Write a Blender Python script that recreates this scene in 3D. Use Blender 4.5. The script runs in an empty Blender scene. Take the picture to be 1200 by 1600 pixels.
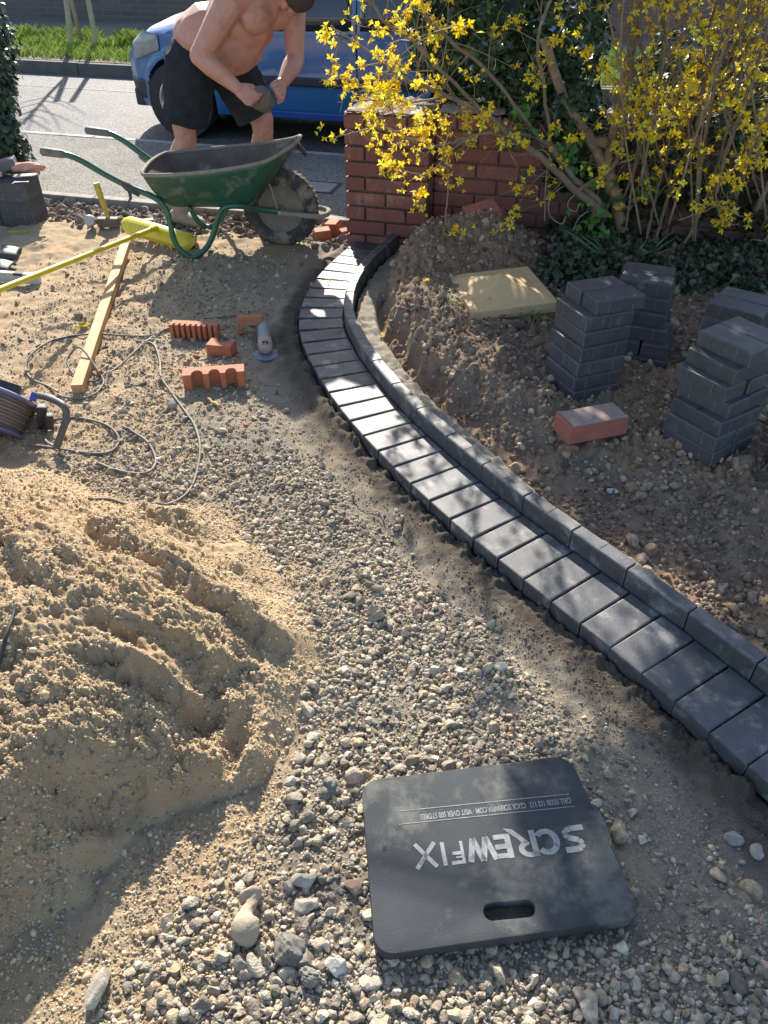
import bpy, bmesh, math, random
import numpy as np
from mathutils import Vector, Matrix, Euler
random.seed(7); RNG = np.random.default_rng(11)
R = math.radians
scene = bpy.context.scene
COL = scene.collection

# ------------------------------------------------------------ camera, sky, sun, exposure
PITCH = R(38.5); CAMH = 1.53; FPX = 1202.0
cam_d = bpy.data.cameras.new("camera"); cam = bpy.data.objects.new("camera", cam_d); COL.objects.link(cam)
cam.location = (0, 0, CAMH); cam.rotation_euler = (R(90) - PITCH, 0, 0)
cam_d.sensor_fit = 'VERTICAL'; cam_d.sensor_height = 36.0; cam_d.lens = FPX / 1600 * 36
cam_d.clip_start = 0.02; cam_d.clip_end = 3000
scene.camera = cam
SUN_EL = R(31.5); SUN_AZ = R(-10)            # azimuth from +Y, negative = to the left
world = bpy.data.worlds.new("World"); scene.world = world; world.use_nodes = True
wn = world.node_tree.nodes; wl = world.node_tree.links
bg = wn["Background"]; sky = wn.new("ShaderNodeTexSky"); sky.sky_type = 'NISHITA'; sky.sun_disc = False
sky.sun_elevation = SUN_EL; sky.sun_rotation = SUN_AZ
wl.new(sky.outputs[0], bg.inputs[0]); bg.inputs[1].default_value = 0.125
sd = bpy.data.lights.new("sun", 'SUN'); sd.energy = 5.0; sd.angle = R(0.6); sd.color = (1.0, 0.93, 0.82)
sun = bpy.data.objects.new("sun", sd); COL.objects.link(sun)
SUNV = Vector((math.sin(SUN_AZ) * math.cos(SUN_EL), math.cos(SUN_AZ) * math.cos(SUN_EL), math.sin(SUN_EL)))
sun.rotation_euler = SUNV.to_track_quat('Z', 'Y').to_euler()
scene.view_settings.view_transform = 'Standard'; scene.view_settings.look = 'None'
scene.view_settings.exposure = 1.12; scene.view_settings.gamma = 1.0
scene.render.resolution_x = 768; scene.render.resolution_y = 1024

# ------------------------------------------------------------ survey helpers (photo point -> metres)
ct, st = math.cos(PITCH), math.sin(PITCH)
def G(px, py, z=0.0):
    X = (px - 600) / FPX; Y = (py - 800) / FPX
    t = (CAMH - z) / (st + Y * ct)
    return Vector((X * t, (ct - Y * st) * t, z))
def proj(p):
    dz = CAMH - p[2]; c = p[1] * ct + dz * st
    return 600 + FPX * p[0] / c, 800 + FPX * (dz * ct - p[1] * st) / c
def D(px, py, y):
    X = (px - 600) / FPX; Y = (py - 800) / FPX
    t = y / (ct - Y * st)
    return Vector((X * t, y, CAMH - (st + Y * ct) * t))

# ------------------------------------------------------------ noise in numpy
_g = np.random.default_rng(3); _ang = _g.random((256, 256)) * 2 * np.pi
_gx, _gy = np.cos(_ang), np.sin(_ang)
def perlin(x, y):
    xi = np.floor(x).astype(int); yi = np.floor(y).astype(int); fx = x - xi; fy = y - yi
    def gr(i, j):
        a = (xi + i) & 255; b = (yi + j) & 255
        return _gx[a, b] * (fx - i) + _gy[a, b] * (fy - j)
    u = fx * fx * fx * (fx * (fx * 6 - 15) + 10); v = fy * fy * fy * (fy * (fy * 6 - 15) + 10)
    return ((gr(0, 0) * (1 - u) + gr(1, 0) * u) * (1 - v) + (gr(0, 1) * (1 - u) + gr(1, 1) * u) * v) * 1.5
def fbm(x, y, wl_, octs=4, gain=.5, off=0.):
    s = 0; a = 1; c, n = math.cos(.7), math.sin(.7)
    x = x / wl_ + off * 7.3; y = y / wl_ + off * 3.1
    for _ in range(octs):
        s = s + a * perlin(x, y); a *= gain
        x, y = (x * c - y * n) * 2.03 + 5.2, (x * n + y * c) * 2.03 + 1.7
    return s
def billow(x, y, wl_, octs=3, off=0.):
    s = 0; a = 1; x = x / wl_ + off * 5.1; y = y / wl_ + off * 2.7
    for _ in range(octs):
        s = s + a * (np.abs(perlin(x, y)) * 2 - .5); a *= .55; x, y = (x * .76 - y * .64) * 2.1 + 3, (x * .64 + y * .76) * 2.1 + 9
    return s
def sstep(a, b, x):
    t = np.clip((x - a) / (b - a), 0, 1); return t * t * (3 - 2 * t)

# ------------------------------------------------------------ object helpers
def tag(o, label=None, cat=None, group=None, kind=None):
    if label: o['label'] = label
    if cat: o['category'] = cat
    if group: o['group'] = group
    if kind: o['kind'] = kind
    return o
def empty(name, loc=(0, 0, 0), rz=0.):
    o = bpy.data.objects.new(name, None); COL.objects.link(o); o.location = loc; o.rotation_euler = (0, 0, rz)
    o.empty_display_size = .1
    return o
def link(name, me, mats, parent=None, smooth=True):
    o = bpy.data.objects.new(name, me); COL.objects.link(o)
    if not isinstance(mats, (list, tuple)): mats = [mats]
    if not me.materials:
        for m in mats: me.materials.append(m)
    if smooth is not None: me.polygons.foreach_set('use_smooth', [bool(smooth)] * len(me.polygons))
    if parent: o.parent = parent
    return o
def npmesh(name, V, F, cols=None, attr='Col'):
    """V (n,3), F (m,k) arrays"""
    me = bpy.data.meshes.new(name); V = np.asarray(V, np.float32); F = np.asarray(F, np.int32); k = F.shape[1]
    me.vertices.add(len(V)); me.vertices.foreach_set('co', V.ravel())
    me.loops.add(F.size); me.loops.foreach_set('vertex_index', F.ravel())
    me.polygons.add(len(F)); me.polygons.foreach_set('loop_start', np.arange(len(F), dtype=np.int32) * k)
    me.update(calc_edges=True)
    if cols is not None:
        a = me.color_attributes.new(attr, 'FLOAT_COLOR', 'POINT'); c = np.ones((len(V), 4), np.float32); c[:, :cols.shape[1]] = cols
        a.data.foreach_set('color', c.ravel())
    return me
def autosmooth(o, ang=35):
    me = o.data
    me.polygons.foreach_set('use_smooth', [True] * len(me.polygons))
    try: me.set_sharp_from_angle(angle=R(ang))
    except Exception: pass
    return o

class MB:
    def __init__(s): s.v = []; s.f = []
    def add(s, V, F, M=None):
        n = len(s.v)
        for p in V:
            p = Vector(p); s.v.append(M @ p if M else p)
        s.f += [tuple(i + n for i in f) for f in F]; return s
    def box(s, c, d, rz=0., M=None, rot=None):
        x, y, z = d[0] / 2, d[1] / 2, d[2] / 2
        T = Matrix.Translation(c) @ (rot.to_4x4() if rot else Matrix.Rotation(rz, 4, 'Z'))
        if M: T = M @ T
        V = [(-x, -y, -z), (x, -y, -z), (x, y, -z), (-x, y, -z), (-x, -y, z), (x, -y, z), (x, y, z), (-x, y, z)]
        return s.add(V, [(0, 3, 2, 1), (4, 5, 6, 7), (0, 1, 5, 4), (1, 2, 6, 5), (2, 3, 7, 6), (3, 0, 4, 7)], T)
    def prism(s, poly, z0, z1, M=None):
        n = len(poly); V = [(p[0], p[1], z0) for p in poly] + [(p[0], p[1], z1) for p in poly]
        F = [tuple(reversed(range(n))), tuple(range(n, 2 * n))] + [(i, (i + 1) % n, (i + 1) % n + n, i + n) for i in range(n)]
        return s.add(V, F, M)
    def tube(s, pts, r, seg=10, caps=True):
        pts = [Vector(p) for p in pts]; n = len(pts)
        rs = r if isinstance(r, (list, tuple)) else [r] * n
        t0 = (pts[1] - pts[0]).normalized(); up = Vector((0, 0, 1)) if abs(t0.z) < .9 else Vector((1, 0, 0))
        nrm = t0.cross(up).normalized(); V = []
        for i, p in enumerate(pts):
            t = (pts[min(i + 1, n - 1)] - pts[max(i - 1, 0)])
            if t.length < 1e-9: t = t0
            t.normalize(); nrm = (nrm - t * nrm.dot(t)); nrm.normalize(); b = t.cross(nrm)
            for k in range(seg):
                a = 2 * math.pi * k / seg; V.append(p + (nrm * math.cos(a) + b * math.sin(a)) * rs[i])
        F = []
        for i in range(n - 1):
            for k in range(seg):
                k2 = (k + 1) % seg; F.append((i * seg + k, i * seg + k2, (i + 1) * seg + k2, (i + 1) * seg + k))
        if caps: F += [tuple(reversed(range(seg))), tuple(range((n - 1) * seg, n * seg))]
        return s.add(V, F)
    def lathe(s, prof, seg=24, M=None):
        V = []; n = len(prof)
        for k in range(seg):
            a = 2 * math.pi * k / seg
            for r_, z in prof: V.append((r_ * math.cos(a), r_ * math.sin(a), z))
        F = []
        for k in range(seg):
            k2 = (k + 1) % seg
            for i in range(n - 1): F.append((k * n + i, k2 * n + i, k2 * n + i + 1, k * n + i + 1))
        return s.add(V, F, M)
    def build(s, name, mat, parent=None, smooth=False, ang=None, bevel=0., bseg=2):
        me = bpy.data.meshes.new(name); me.from_pydata([tuple(v) for v in s.v], [], s.f); me.update()
        if bevel:
            bm = bmesh.new(); bm.from_mesh(me); bmesh.ops.remove_doubles(bm, verts=bm.verts, dist=1e-5)
            ed = [e for e in bm.edges if len(e.link_faces) == 2 and e.calc_face_angle(0) > R(25)]
            bmesh.ops.bevel(bm, geom=ed, offset=bevel, segments=bseg, affect='EDGES', profile=.6); bm.to_mesh(me); bm.free()
        bm = bmesh.new(); bm.from_mesh(me); bmesh.ops.recalc_face_normals(bm, faces=bm.faces); bm.to_mesh(me); bm.free()
        o = link(name, me, mat, parent, smooth)
        if ang: autosmooth(o, ang)
        return o
def smooth_path(pts, n=8):
    """Catmull-Rom"""
    P = [Vector(p) for p in pts]; P = [2 * P[0] - P[1]] + P + [2 * P[-1] - P[-2]]; out = []
    for i in range(1, len(P) - 2):
        for k in range(n):
            t = k / n; a, b, c, d = P[i - 1], P[i], P[i + 1], P[i + 2]
            out.append(.5 * ((2 * b) + (c - a) * t + (2 * a - 5 * b + 4 * c - d) * t * t + (3 * b - a - 3 * c + d) * t ** 3))
    out.append(P[-2]); return out
def copy_tree(o, parent=None):
    c = o.copy(); COL.objects.link(c)
    if parent: c.parent = parent
    for ch in list(o.children): copy_tree(ch, c)
    return c

# ------------------------------------------------------------ materials
def mat(name, c1, c2=None, rough=.7, ns=30., bump=0., bs=60., spec=.5, metal=0., c3=None, s3=4., th3=.55, rand=0., coat=0., detail=6., bdist=.004, dist2=0.):
    m = bpy.data.materials.new(name); m.use_nodes = True; nt = m.node_tree; N = nt.nodes; L = nt.links
    b = N['Principled BSDF']; b.inputs['Roughness'].default_value = rough; b.inputs['Metallic'].default_value = metal
    b.inputs['Specular IOR Level'].default_value = spec
    if coat: b.inputs['Coat Weight'].default_value = coat; b.inputs['Coat Roughness'].default_value = .08
    tc = N.new('ShaderNodeTexCoord'); src = tc.outputs['Object']
    if rand:
        oi = N.new('ShaderNodeObjectInfo'); va = N.new('ShaderNodeVectorMath'); va.operation = 'MULTIPLY_ADD'
        L.new(oi.outputs['Random'], va.inputs[0]); va.inputs[1].default_value = (37, 53, 71); L.new(src, va.inputs[2]); src = va.outputs[0]
    c2 = c2 or tuple(x * .7 for x in c1)
    n = N.new('ShaderNodeTexNoise'); n.inputs['Scale'].default_value = ns; n.inputs['Detail'].default_value = detail; n.inputs['Roughness'].default_value = .65
    L.new(src, n.inputs['Vector'])
    mr = N.new('ShaderNodeMapRange'); mr.inputs[1].default_value = .32; mr.inputs[2].default_value = .68; L.new(n.outputs[0], mr.inputs[0])
    mx = N.new('ShaderNodeMix'); mx.data_type = 'RGBA'; mx.inputs[6].default_value = (*c1, 1); mx.inputs[7].default_value = (*c2, 1)
    L.new(mr.outputs[0], mx.inputs[0]); out = mx.outputs[2]
    if c3:
        n3 = N.new('ShaderNodeTexNoise'); n3.inputs['Scale'].default_value = s3; n3.inputs['Detail'].default_value = 8; n3.inputs['Roughness'].default_value = .7
        L.new(src, n3.inputs['Vector']); r3 = N.new('ShaderNodeMapRange'); r3.inputs[1].default_value = th3 - .05; r3.inputs[2].default_value = th3 + .07
        L.new(n3.outputs[0], r3.inputs[0]); m3 = N.new('ShaderNodeMix'); m3.data_type = 'RGBA'; m3.inputs[7].default_value = (*c3, 1)
        L.new(r3.outputs[0], m3.inputs[0]); L.new(out, m3.inputs[6]); out = m3.outputs[2]
    if rand:
        hv = N.new('ShaderNodeHueSaturation'); m4 = N.new('ShaderNodeMapRange'); m4.inputs[3].default_value = 1 - rand; m4.inputs[4].default_value = 1 + rand
        L.new(oi.outputs['Random'], m4.inputs[0]); L.new(m4.outputs[0], hv.inputs['Value']); L.new(out, hv.inputs['Color']); out = hv.outputs[0]
    L.new(out, b.inputs['Base Color'])
    if bump:
        nb = N.new('ShaderNodeTexNoise'); nb.inputs['Scale'].default_value = bs; nb.inputs['Detail'].default_value = 7; nb.inputs['Roughness'].default_value = .7
        L.new(src, nb.inputs['Vector']); bp = N.new('ShaderNodeBump'); bp.inputs['Strength'].default_value = bump; bp.inputs['Distance'].default_value = bdist
        L.new(nb.outputs[0], bp.inputs['Height']); L.new(bp.outputs[0], b.inputs['Normal'])
    return m
def colmat(name, rough=.85, bump=.4, bs=300., var=.25, vs=60., attr='Col', bdist=.003, spec=.3, translucent=0.):
    """colour comes from the mesh's own per-stone / per-leaf colour attribute"""
    m = bpy.data.materials.new(name); m.use_nodes = True; nt = m.node_tree; N = nt.nodes; L = nt.links; b = N['Principled BSDF']
    b.inputs['Roughness'].default_value = rough; b.inputs['Specular IOR Level'].default_value = spec
    a = N.new('ShaderNodeAttribute'); a.attribute_name = attr; tc = N.new('ShaderNodeTexCoord')
    n = N.new('ShaderNodeTexNoise'); n.inputs['Scale'].default_value = vs; n.inputs['Detail'].default_value = 5; L.new(tc.outputs['Object'], n.inputs['Vector'])
    mr = N.new('ShaderNodeMapRange'); mr.inputs[1].default_value = .3; mr.inputs[2].default_value = .7; mr.inputs[3].default_value = 1 - var; mr.inputs[4].default_value = 1 + var
    L.new(n.outputs[0], mr.inputs[0]); hv = N.new('ShaderNodeHueSaturation'); L.new(mr.outputs[0], hv.inputs['Value']); L.new(a.outputs['Color'], hv.inputs['Color'])
    L.new(hv.outputs[0], b.inputs['Base Color'])
    if bump:
        nb = N.new('ShaderNodeTexNoise'); nb.inputs['Scale'].default_value = bs; nb.inputs['Detail'].default_value = 4; L.new(tc.outputs['Object'], nb.inputs['Vector'])
        bp = N.new('ShaderNodeBump'); bp.inputs['Strength'].default_value = bump; bp.inputs['Distance'].default_value = bdist
        L.new(nb.outputs[0], bp.inputs['Height']); L.new(bp.outputs[0], b.inputs['Normal'])
    if translucent:
        tr = N.new('ShaderNodeBsdfTranslucent'); L.new(hv.outputs[0], tr.inputs[0]); ms = N.new('ShaderNodeMixShader'); ms.inputs[0].default_value = translucent
        L.new(b.outputs[0], ms.inputs[1]); L.new(tr.outputs[0], ms.inputs[2]); L.new(ms.outputs[0], N['Material Output'].inputs[0])
    return m
# ------------------------------------------------------------ the curved course: line K where the kerb's front meets the pavers
RU = Vector((math.cos(R(-15.3)), math.sin(R(-15.3)), 0)); RV = Vector((-RU.y, RU.x, 0))     # along / across the road
def road(u, v, z=0.): return RU * u + RV * v + Vector((0, 0, z))
_F = [(-.385, 3.26), (-.388, 3.17), (-.345, 3.0), (-.275, 2.769), (-.202, 2.565), (-.115, 2.369), (.04, 2.085), (.137, 1.926), (.253, 1.742), (.382, 1.57), (.509, 1.393), (.635, 1.225), (.754, 1.036), (.84, .90), (.93, .74), (1.0, .56), (1.045, .40), (1.075, .24)]
_Kf = [(.06, 4.28), (-.005, 4.10), (-.075, 3.93), (-.136, 3.74), (-.172, 3.56), (-.188, 3.40)]
_P = smooth_path([(a, b, 0) for a, b in _F], 8)
_K = [Vector((a, b, 0)) for a, b in _Kf]
for i in range(2, len(_P) - 1, 6):
    t = (_P[i + 1] - _P[i - 1]).normalized(); _K.append(_P[i] + Vector((-t.y, t.x, 0)) * .2)
_Kc = smooth_path(_K, 10)
def resample(P, step):
    out = [P[0].copy()]; acc = 0.
    for a, b in zip(P[:-1], P[1:]):
        L_ = (b - a).length; 
        while acc + L_ >= step:
            f = (step - acc) / L_; a = a.lerp(b, f); out.append(a.copy()); L_ = (b - a).length; acc = 0.
        acc += L_
    return out
KP = resample(_Kc, .1045)
for _ in range(3): KP = [KP[0]] + [(KP[i - 1] + KP[i] * 2 + KP[i + 1]) / 4 for i in range(1, len(KP) - 1)] + [KP[-1]]
KP = resample(smooth_path(KP, 6), .1045)
KA = np.array([(p.x, p.y) for p in KP])
def dK(x, y):
    """signed distance to K, positive on the soil side (right); and arc parameter"""
    best = np.full(x.shape, 1e9); sg = np.ones(x.shape); par = np.zeros(x.shape)
    for i in range(len(KA) - 1):
        a = KA[i]; d = KA[i + 1] - a; L2 = d @ d
        t = ((x - a[0]) * d[0] + (y - a[1]) * d[1]) / L2
        lo = -1e9 if i == len(KA) - 2 and False else 0.
        tc = np.clip(t, lo, 1.); ex = x - a[0] - tc * d[0]; ey = y - a[1] - tc * d[1]; q = ex * ex + ey * ey
        m = q < best; cr = d[0] * (y - a[1]) - d[1] * (x - a[0])
        best = np.where(m, q, best); sg = np.where(m, np.where(cr > 0, 1., -1.), sg); par = np.where(m, i + tc, par)
    return np.sqrt(best) * sg, par
def dpoly(x, y, P):
    best = np.full(x.shape, 1e9); sg = np.ones(x.shape)
    for i in range(len(P) - 1):
        ax, ay = P[i]; dx = P[i + 1][0] - ax; dy = P[i + 1][1] - ay; t = np.clip(((x - ax) * dx + (y - ay) * dy) / (dx * dx + dy * dy), 0, 1)
        ex = x - ax - t * dx; ey = y - ay - t * dy; q = ex * ex + ey * ey; m = q < best
        best = np.where(m, q, best); sg = np.where(m, np.where(dx * (y - ay) - dy * (x - ax) > 0, 1., -1.), sg)
    return np.sqrt(best) * sg
OUT = [(-.22, .80), (-.20, 1.0), (-.165, 1.2), (-.175, 1.47), (-.26, 1.62), (-.36, 1.74), (-.52, 1.93), (-.74, 2.0), (-.98, 2.07), (-1.3, 2.2), (-1.6, 2.38), (-2.6, 2.6)]
CUT = [(-.18, 1.08), (-.27, .97), (-.38, .91), (-.50, .84), (-.60, .72), (-.69, .58), (-.84, .47), (-1.1, .40), (-2., .3)]
def _pl(*P): return [tuple(G(*p)[:2]) for p in P]
RIDGES = [(_pl((150, 775, .27), (230, 830, .25), (310, 890, .2), (380, 945, .14), (450, 1010, .06)), .042), (_pl((200, 1000, .28), (290, 1025, .22), (350, 1080, .15), (400, 1150, .09), (440, 1200, .03)), .042), (_pl((40, 860, .3), (150, 900, .3), (240, 950, .27), (330, 990, .2)), .03), (_pl((200, 720, .2), (300, 790, .14), (360, 850, .1), (400, 900, .06)), .028)]
def smin(a, b, k): 
    h = np.clip(.5 + .5 * (b - a) / k, 0, 1); return b * (1 - h) + a * h - k * h * (1 - h)
def height(x, y, full=False):
    x = np.asarray(x, float); y = np.asarray(y, float)
    d, par = dK(x, y); v = x * RV.x + y * RV.y
    # base
    z = fbm(x, y, .9, 3, off=1) * .018
    left = d < -.2
    # ---- sand heap
    wx = x + fbm(x, y, .25, 3, off=2) * .05; wy = y + fbm(x, y, .25, 3, off=3) * .05
    do = dpoly(wx, wy, OUT); dc = -dpoly(wx, wy, CUT)
    do = np.where(x < -.1, do, -np.abs(do))
    rid = billow(x * .82 + y * .57, (-x * .57 + y * .82) * .33, .16, 2, off=4)       # gullies that run down to the right
    hp = smin(do * .52, dc * 1.35, .05); hp = smin(hp, .30 + fbm(x, y, .5, 2, off=5) * .05, .07)
    hs = sstep(.0, .12, hp)
    hp = hp + hs * (rid * .012 + fbm(x, y, .09, 3, off=6) * .014)
    # shovel marks
    for PL, amp in RIDGES:
        dr = dpoly(x + fbm(x, y, .2, 4, off=30) * .04, y + fbm(x, y, .2, 4, off=31) * .04, PL)
        hp = hp + hs * amp * (np.exp(-np.abs(dr) / .035) * .9 - 1.0 * np.exp(-((dr + .055) / .035) ** 2))
    for (sx, sy, rx, ry, an, sdp) in ((-.42, 1.06, .10, .035, 1.2, .045), (-.33, 1.04, .085, .028, 1.35, .035), (-.60, .86, .10, .05, .6, .04), (-.70, .72, .09, .07, .3, .04)):
        ca, sa_ = math.cos(an), math.sin(an); u_ = (x - sx) * ca + (y - sy) * sa_; w_ = -(x - sx) * sa_ + (y - sy) * ca
        q = (u_ / rx) ** 2 + (w_ / ry) ** 2; hp = hp - sdp * np.exp(-q * q)
    sand = sstep(-.05, .02, hp)
    hp = np.maximum(hp, 0)
    # thin sand strewn over the far left area
    thin = sstep(-.45, -.95, x + fbm(x, y, .4, 3, off=7) * .35) * sstep(1.9, 2.3, y) * sstep(4.5, 4.15, v + fbm(x, y, .3, 2, off=8) * .2)
    z = np.where(left | True, z + hp, z)
    # ---- soil side
    near = sstep(2.9, 1.9, y)
    S = .098 + .02 * fbm(x, y, .5, 2, off=9) - .02 * near
    rise = sstep(.155, .26 + .5 * near, d + fbm(x, y, .12, 3, off=10) * .05)
    zs = -.015 + (S + .015) * rise
    zs = zs + .06 * np.exp(-((d - .37) / .12) ** 2) * sstep(2.0, 2.4, y) * sstep(3.5, 3.2, y)
    m1 = np.exp(-(((x - .50) / .30) ** 2 + ((y - 3.93) / .24) ** 2) ** .8); zs = zs + .21 * m1
    m2 = np.exp(-(((x - .17) / .20) ** 2 + ((y - 3.72) / .35) ** 2)) * sstep(.08, .2, d); zs = zs + .13 * m2
    zs = zs - .07 * np.exp(-(((x - 1.12) / .22) ** 2 + ((y - 1.55) / .2) ** 2))
    lump = billow(x, y, .06, 4, off=11) * .017 * rise + fbm(x, y, .022, 4, .6, off=12) * .008 * (.35 + .65 * rise)
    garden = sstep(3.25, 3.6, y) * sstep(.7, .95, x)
    zs = zs + lump * (1 - .6 * garden)
    hn = sstep(.05, .0, np.abs(d - .075) - .02)           # concrete haunch behind the kerb
    zs = np.where(d < .125, np.maximum(zs, .068 - .25 * np.maximum(d - .06, 0) * 4), zs) if False else zs * (1 - sstep(.165, .14, d)) + (.046 - .03 * sstep(2.25, 1.9, y) + fbm(x, y, .05, 2, off=13) * .010) * sstep(.165, .14, d)
    right = sstep(-.02, .02, d)
    soil = right
    # ---- left of the course: trench with mortar bed
    bed = sstep(-.40, -.27, d) * (1 - right) * sstep(5.0, 4.6, y)
    z = z + fbm(x, y, .05, 3, off=14) * .0045 * (1 - sand) + fbm(x, y, .016, 2, off=15) * .0022 * (1 - sand)
    z = z + thin * (fbm(x, y, .12, 3, off=16) * .012 + .006)
    z = z * (1 - bed) + bed * (.004 + fbm(x, y, .06, 3, off=17) * .006)
    z = z - .018 * np.exp(-((d + .36) / .04) ** 2)
    z = z + hs * (fbm(x, y, .035, 4, .62, off=18) * .0105 + billow(x, y, .022, 3, off=19) * .0055)
    z = np.where(d < -.19, z, z * (1 - sstep(-.19, .0, d)) + zs * sstep(-.19, .0, d)) 
    z = np.where((d > -.205) & (d < .055), np.minimum(z, -.01), z)
    hn2 = np.exp(-((d + .235) / .03) ** 2) * sstep(2.2, 2.4, y) * sstep(3.4, 3.1, y); z = z + .03 * hn2
    # ---- strip by the footway, then under the slab
    strip = sstep(4.08, 4.25, v + fbm(x, y, .25, 2, off=20) * .08) * sstep(.3, -.1, x)
    z = z * (1 - strip) + strip * (-.035 + billow(x, y, .05, 3, off=21) * .014)
    z = np.where(v > 4.50, -.10, z)
    if not full: return z
    wet_shade = bed * np.maximum(sstep(-.34, -.27, d + fbm(x, y, .1, 3, off=24) * .03), sstep(-.3, .3, fbm(x, y, .2, 3, off=22)) * .8)  # damp bed mask, widened along the course edge where shade falls
    lumpy = sstep(-.27, -.215, d) * (1 - right) * sstep(4.2, 4.0, y); z = z + np.where(d < -.2, lumpy * (np.maximum(fbm(x, y, .05, 4, .6, off=25), -.3) + .3) * .022, 0)
    grit = sstep(-.14, -.26, x + fbm(x, y, .12, 3, off=23) * .10 - .25 * (y - .9)) * sstep(1.25, 1.05, y) * (1 - sand)
    return z, np.clip(np.maximum(np.maximum(sand, thin * .75), grit * .85), 0, 1) * (1 - right) * (1 - bed), np.maximum(soil * sstep(.15, .18, d), strip * .55), wet_shade, sstep(.165, .145, d) * sstep(.0, .03, d) * (.25 + .75 * sstep(1.9, 2.2, y)), garden
def hz(x, y): return float(height(np.array([x]), np.array([y]))[0])

def ground_material():
    m = bpy.data.materials.new('dug_ground'); m.use_nodes = True; nt = m.node_tree; N = nt.nodes; L = nt.links; b = N['Principled BSDF']
    b.inputs['Roughness'].default_value = .95; b.inputs['Specular IOR Level'].default_value = .15
    tc = N.new('ShaderNodeTexCoord')
    def noise(s, d=6, r=.65):
        n = N.new('ShaderNodeTexNoise'); n.inputs['Scale'].default_value = s; n.inputs['Detail'].default_value = d; n.inputs['Roughness'].default_value = r
        L.new(tc.outputs['Object'], n.inputs['Vector']); return n.outputs[0]
    def ramp(f, lo, hi):
        r = N.new('ShaderNodeMapRange'); r.inputs[1].default_value = lo; r.inputs[2].default_value = hi; L.new(f, r.inputs[0]); return r.outputs[0]
    def mix(f, a, c):
        x = N.new('ShaderNodeMix'); x.data_type = 'RGBA'
        if isinstance(f, float): x.inputs[0].default_value = f
        else: L.new(f, x.inputs[0])
        for k, q in ((6, a), (7, c)):
            if isinstance(q, tuple): x.inputs[k].default_value = (*q, 1)
            else: L.new(q, x.inputs[k])
        return x.outputs[2]
    at = N.new('ShaderNodeAttribute'); at.attribute_name = 'zone'; sp = N.new('ShaderNodeSeparateColor'); L.new(at.outputs['Color'], sp.inputs[0])
    at2 = N.new('ShaderNodeAttribute'); at2.attribute_name = 'zone2'; sp2 = N.new('ShaderNodeSeparateColor'); L.new(at2.outputs['Color'], sp2.inputs[0])
    n1, n2, n3, n4 = noise(3.), noise(14.), noise(160., 3), noise(700., 2)
    hard = mix(ramp(n2, .35, .65), (.28, .235, .175), (.19, .16, .125)); hard = mix(ramp(n3, .5, .72), hard, (.40, .35, .28)); hard = mix(ramp(n1, .45, .62), hard, (.33, .27, .19))
    sand = mix(ramp(n2, .35, .7), (.52, .38, .23), (.42, .30, .18)); sand = mix(ramp(n1, .5, .66), sand, (.48, .31, .165)); sand = mix(ramp(n4, .55, .7), sand, (.56, .46, .31)); sand = mix(ramp(n4, .45, .32), sand, (.24, .185, .12))
    soil = mix(ramp(n2, .35, .65), (.29, .21, .145), (.19, .135, .095)); soil = mix(ramp(n3, .55, .72), soil, (.40, .31, .22)); soil = mix(ramp(n1, .5, .62), soil, (.33, .215, .135))
    wet_shade = mix(ramp(n2, .3, .7), (.115, .093, .07), (.075, .062, .048)); wet_shade = mix(ramp(n4, .6, .75), wet_shade, (.2, .17, .13))  # damp mortar, darkened further to stand for shade beside the course
    conc = mix(ramp(n2, .35, .7), (.36, .32, .25), (.25, .225, .18)); conc = mix(ramp(n4, .6, .72), conc, (.16, .14, .11))
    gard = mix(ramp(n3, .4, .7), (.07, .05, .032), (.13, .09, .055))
    c = mix(sp.outputs[0], hard, sand); c = mix(sp.outputs[1], c, soil); c = mix(sp.outputs[2], c, wet_shade); c = mix(sp2.outputs[0], c, conc); c = mix(sp2.outputs[1], c, gard)
    L.new(c, b.inputs['Base Color'])
    bp = N.new('ShaderNodeBump'); bp.inputs['Strength'].default_value = 1.; bp.inputs['Distance'].default_value = .006; L.new(noise(170., 7, .8), bp.inputs['Height'])
    L.new(bp.outputs[0], b.inputs['Normal']); return m
M_GROUND = ground_material()
def terrain():
    NA, NR = 1080, 900
    a = np.radians(np.linspace(-72, 72, NA)); r = np.geomspace(.30, 6.6, NR)
    A, Rr = np.meshgrid(a, r); x = (Rr * np.sin(A)).ravel(); y = (Rr * np.cos(A)).ravel()
    z, sa, so, we, co, ga = height(x, y, True)
    i = np.arange(NR - 1)[:, None] * NA + np.arange(NA - 1)[None, :]; i = i.ravel()
    F = np.stack([i, i + 1, i + 1 + NA, i + NA], 1)[:, ::-1]
    me = npmesh('dug_ground', np.stack([x, y, z], 1), F, np.stack([sa, so, we], 1), 'zone')
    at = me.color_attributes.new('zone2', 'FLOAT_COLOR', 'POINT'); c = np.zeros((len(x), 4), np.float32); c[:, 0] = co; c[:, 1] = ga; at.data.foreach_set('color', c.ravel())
    tag(link('ground', me, M_GROUND), kind='structure')
terrain()
# wide sheet to the horizon, below everything
g = MB(); g.add([(-400, -60, -.14), (400, -60, -.14), (400, 900, -.14), (-400, 900, -.14)], [(0, 1, 2, 3)])
tag(g.build('far_ground', mat('far_soil', (.2, .17, .12), (.14, .12, .08), ns=2)), kind='structure')

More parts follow.
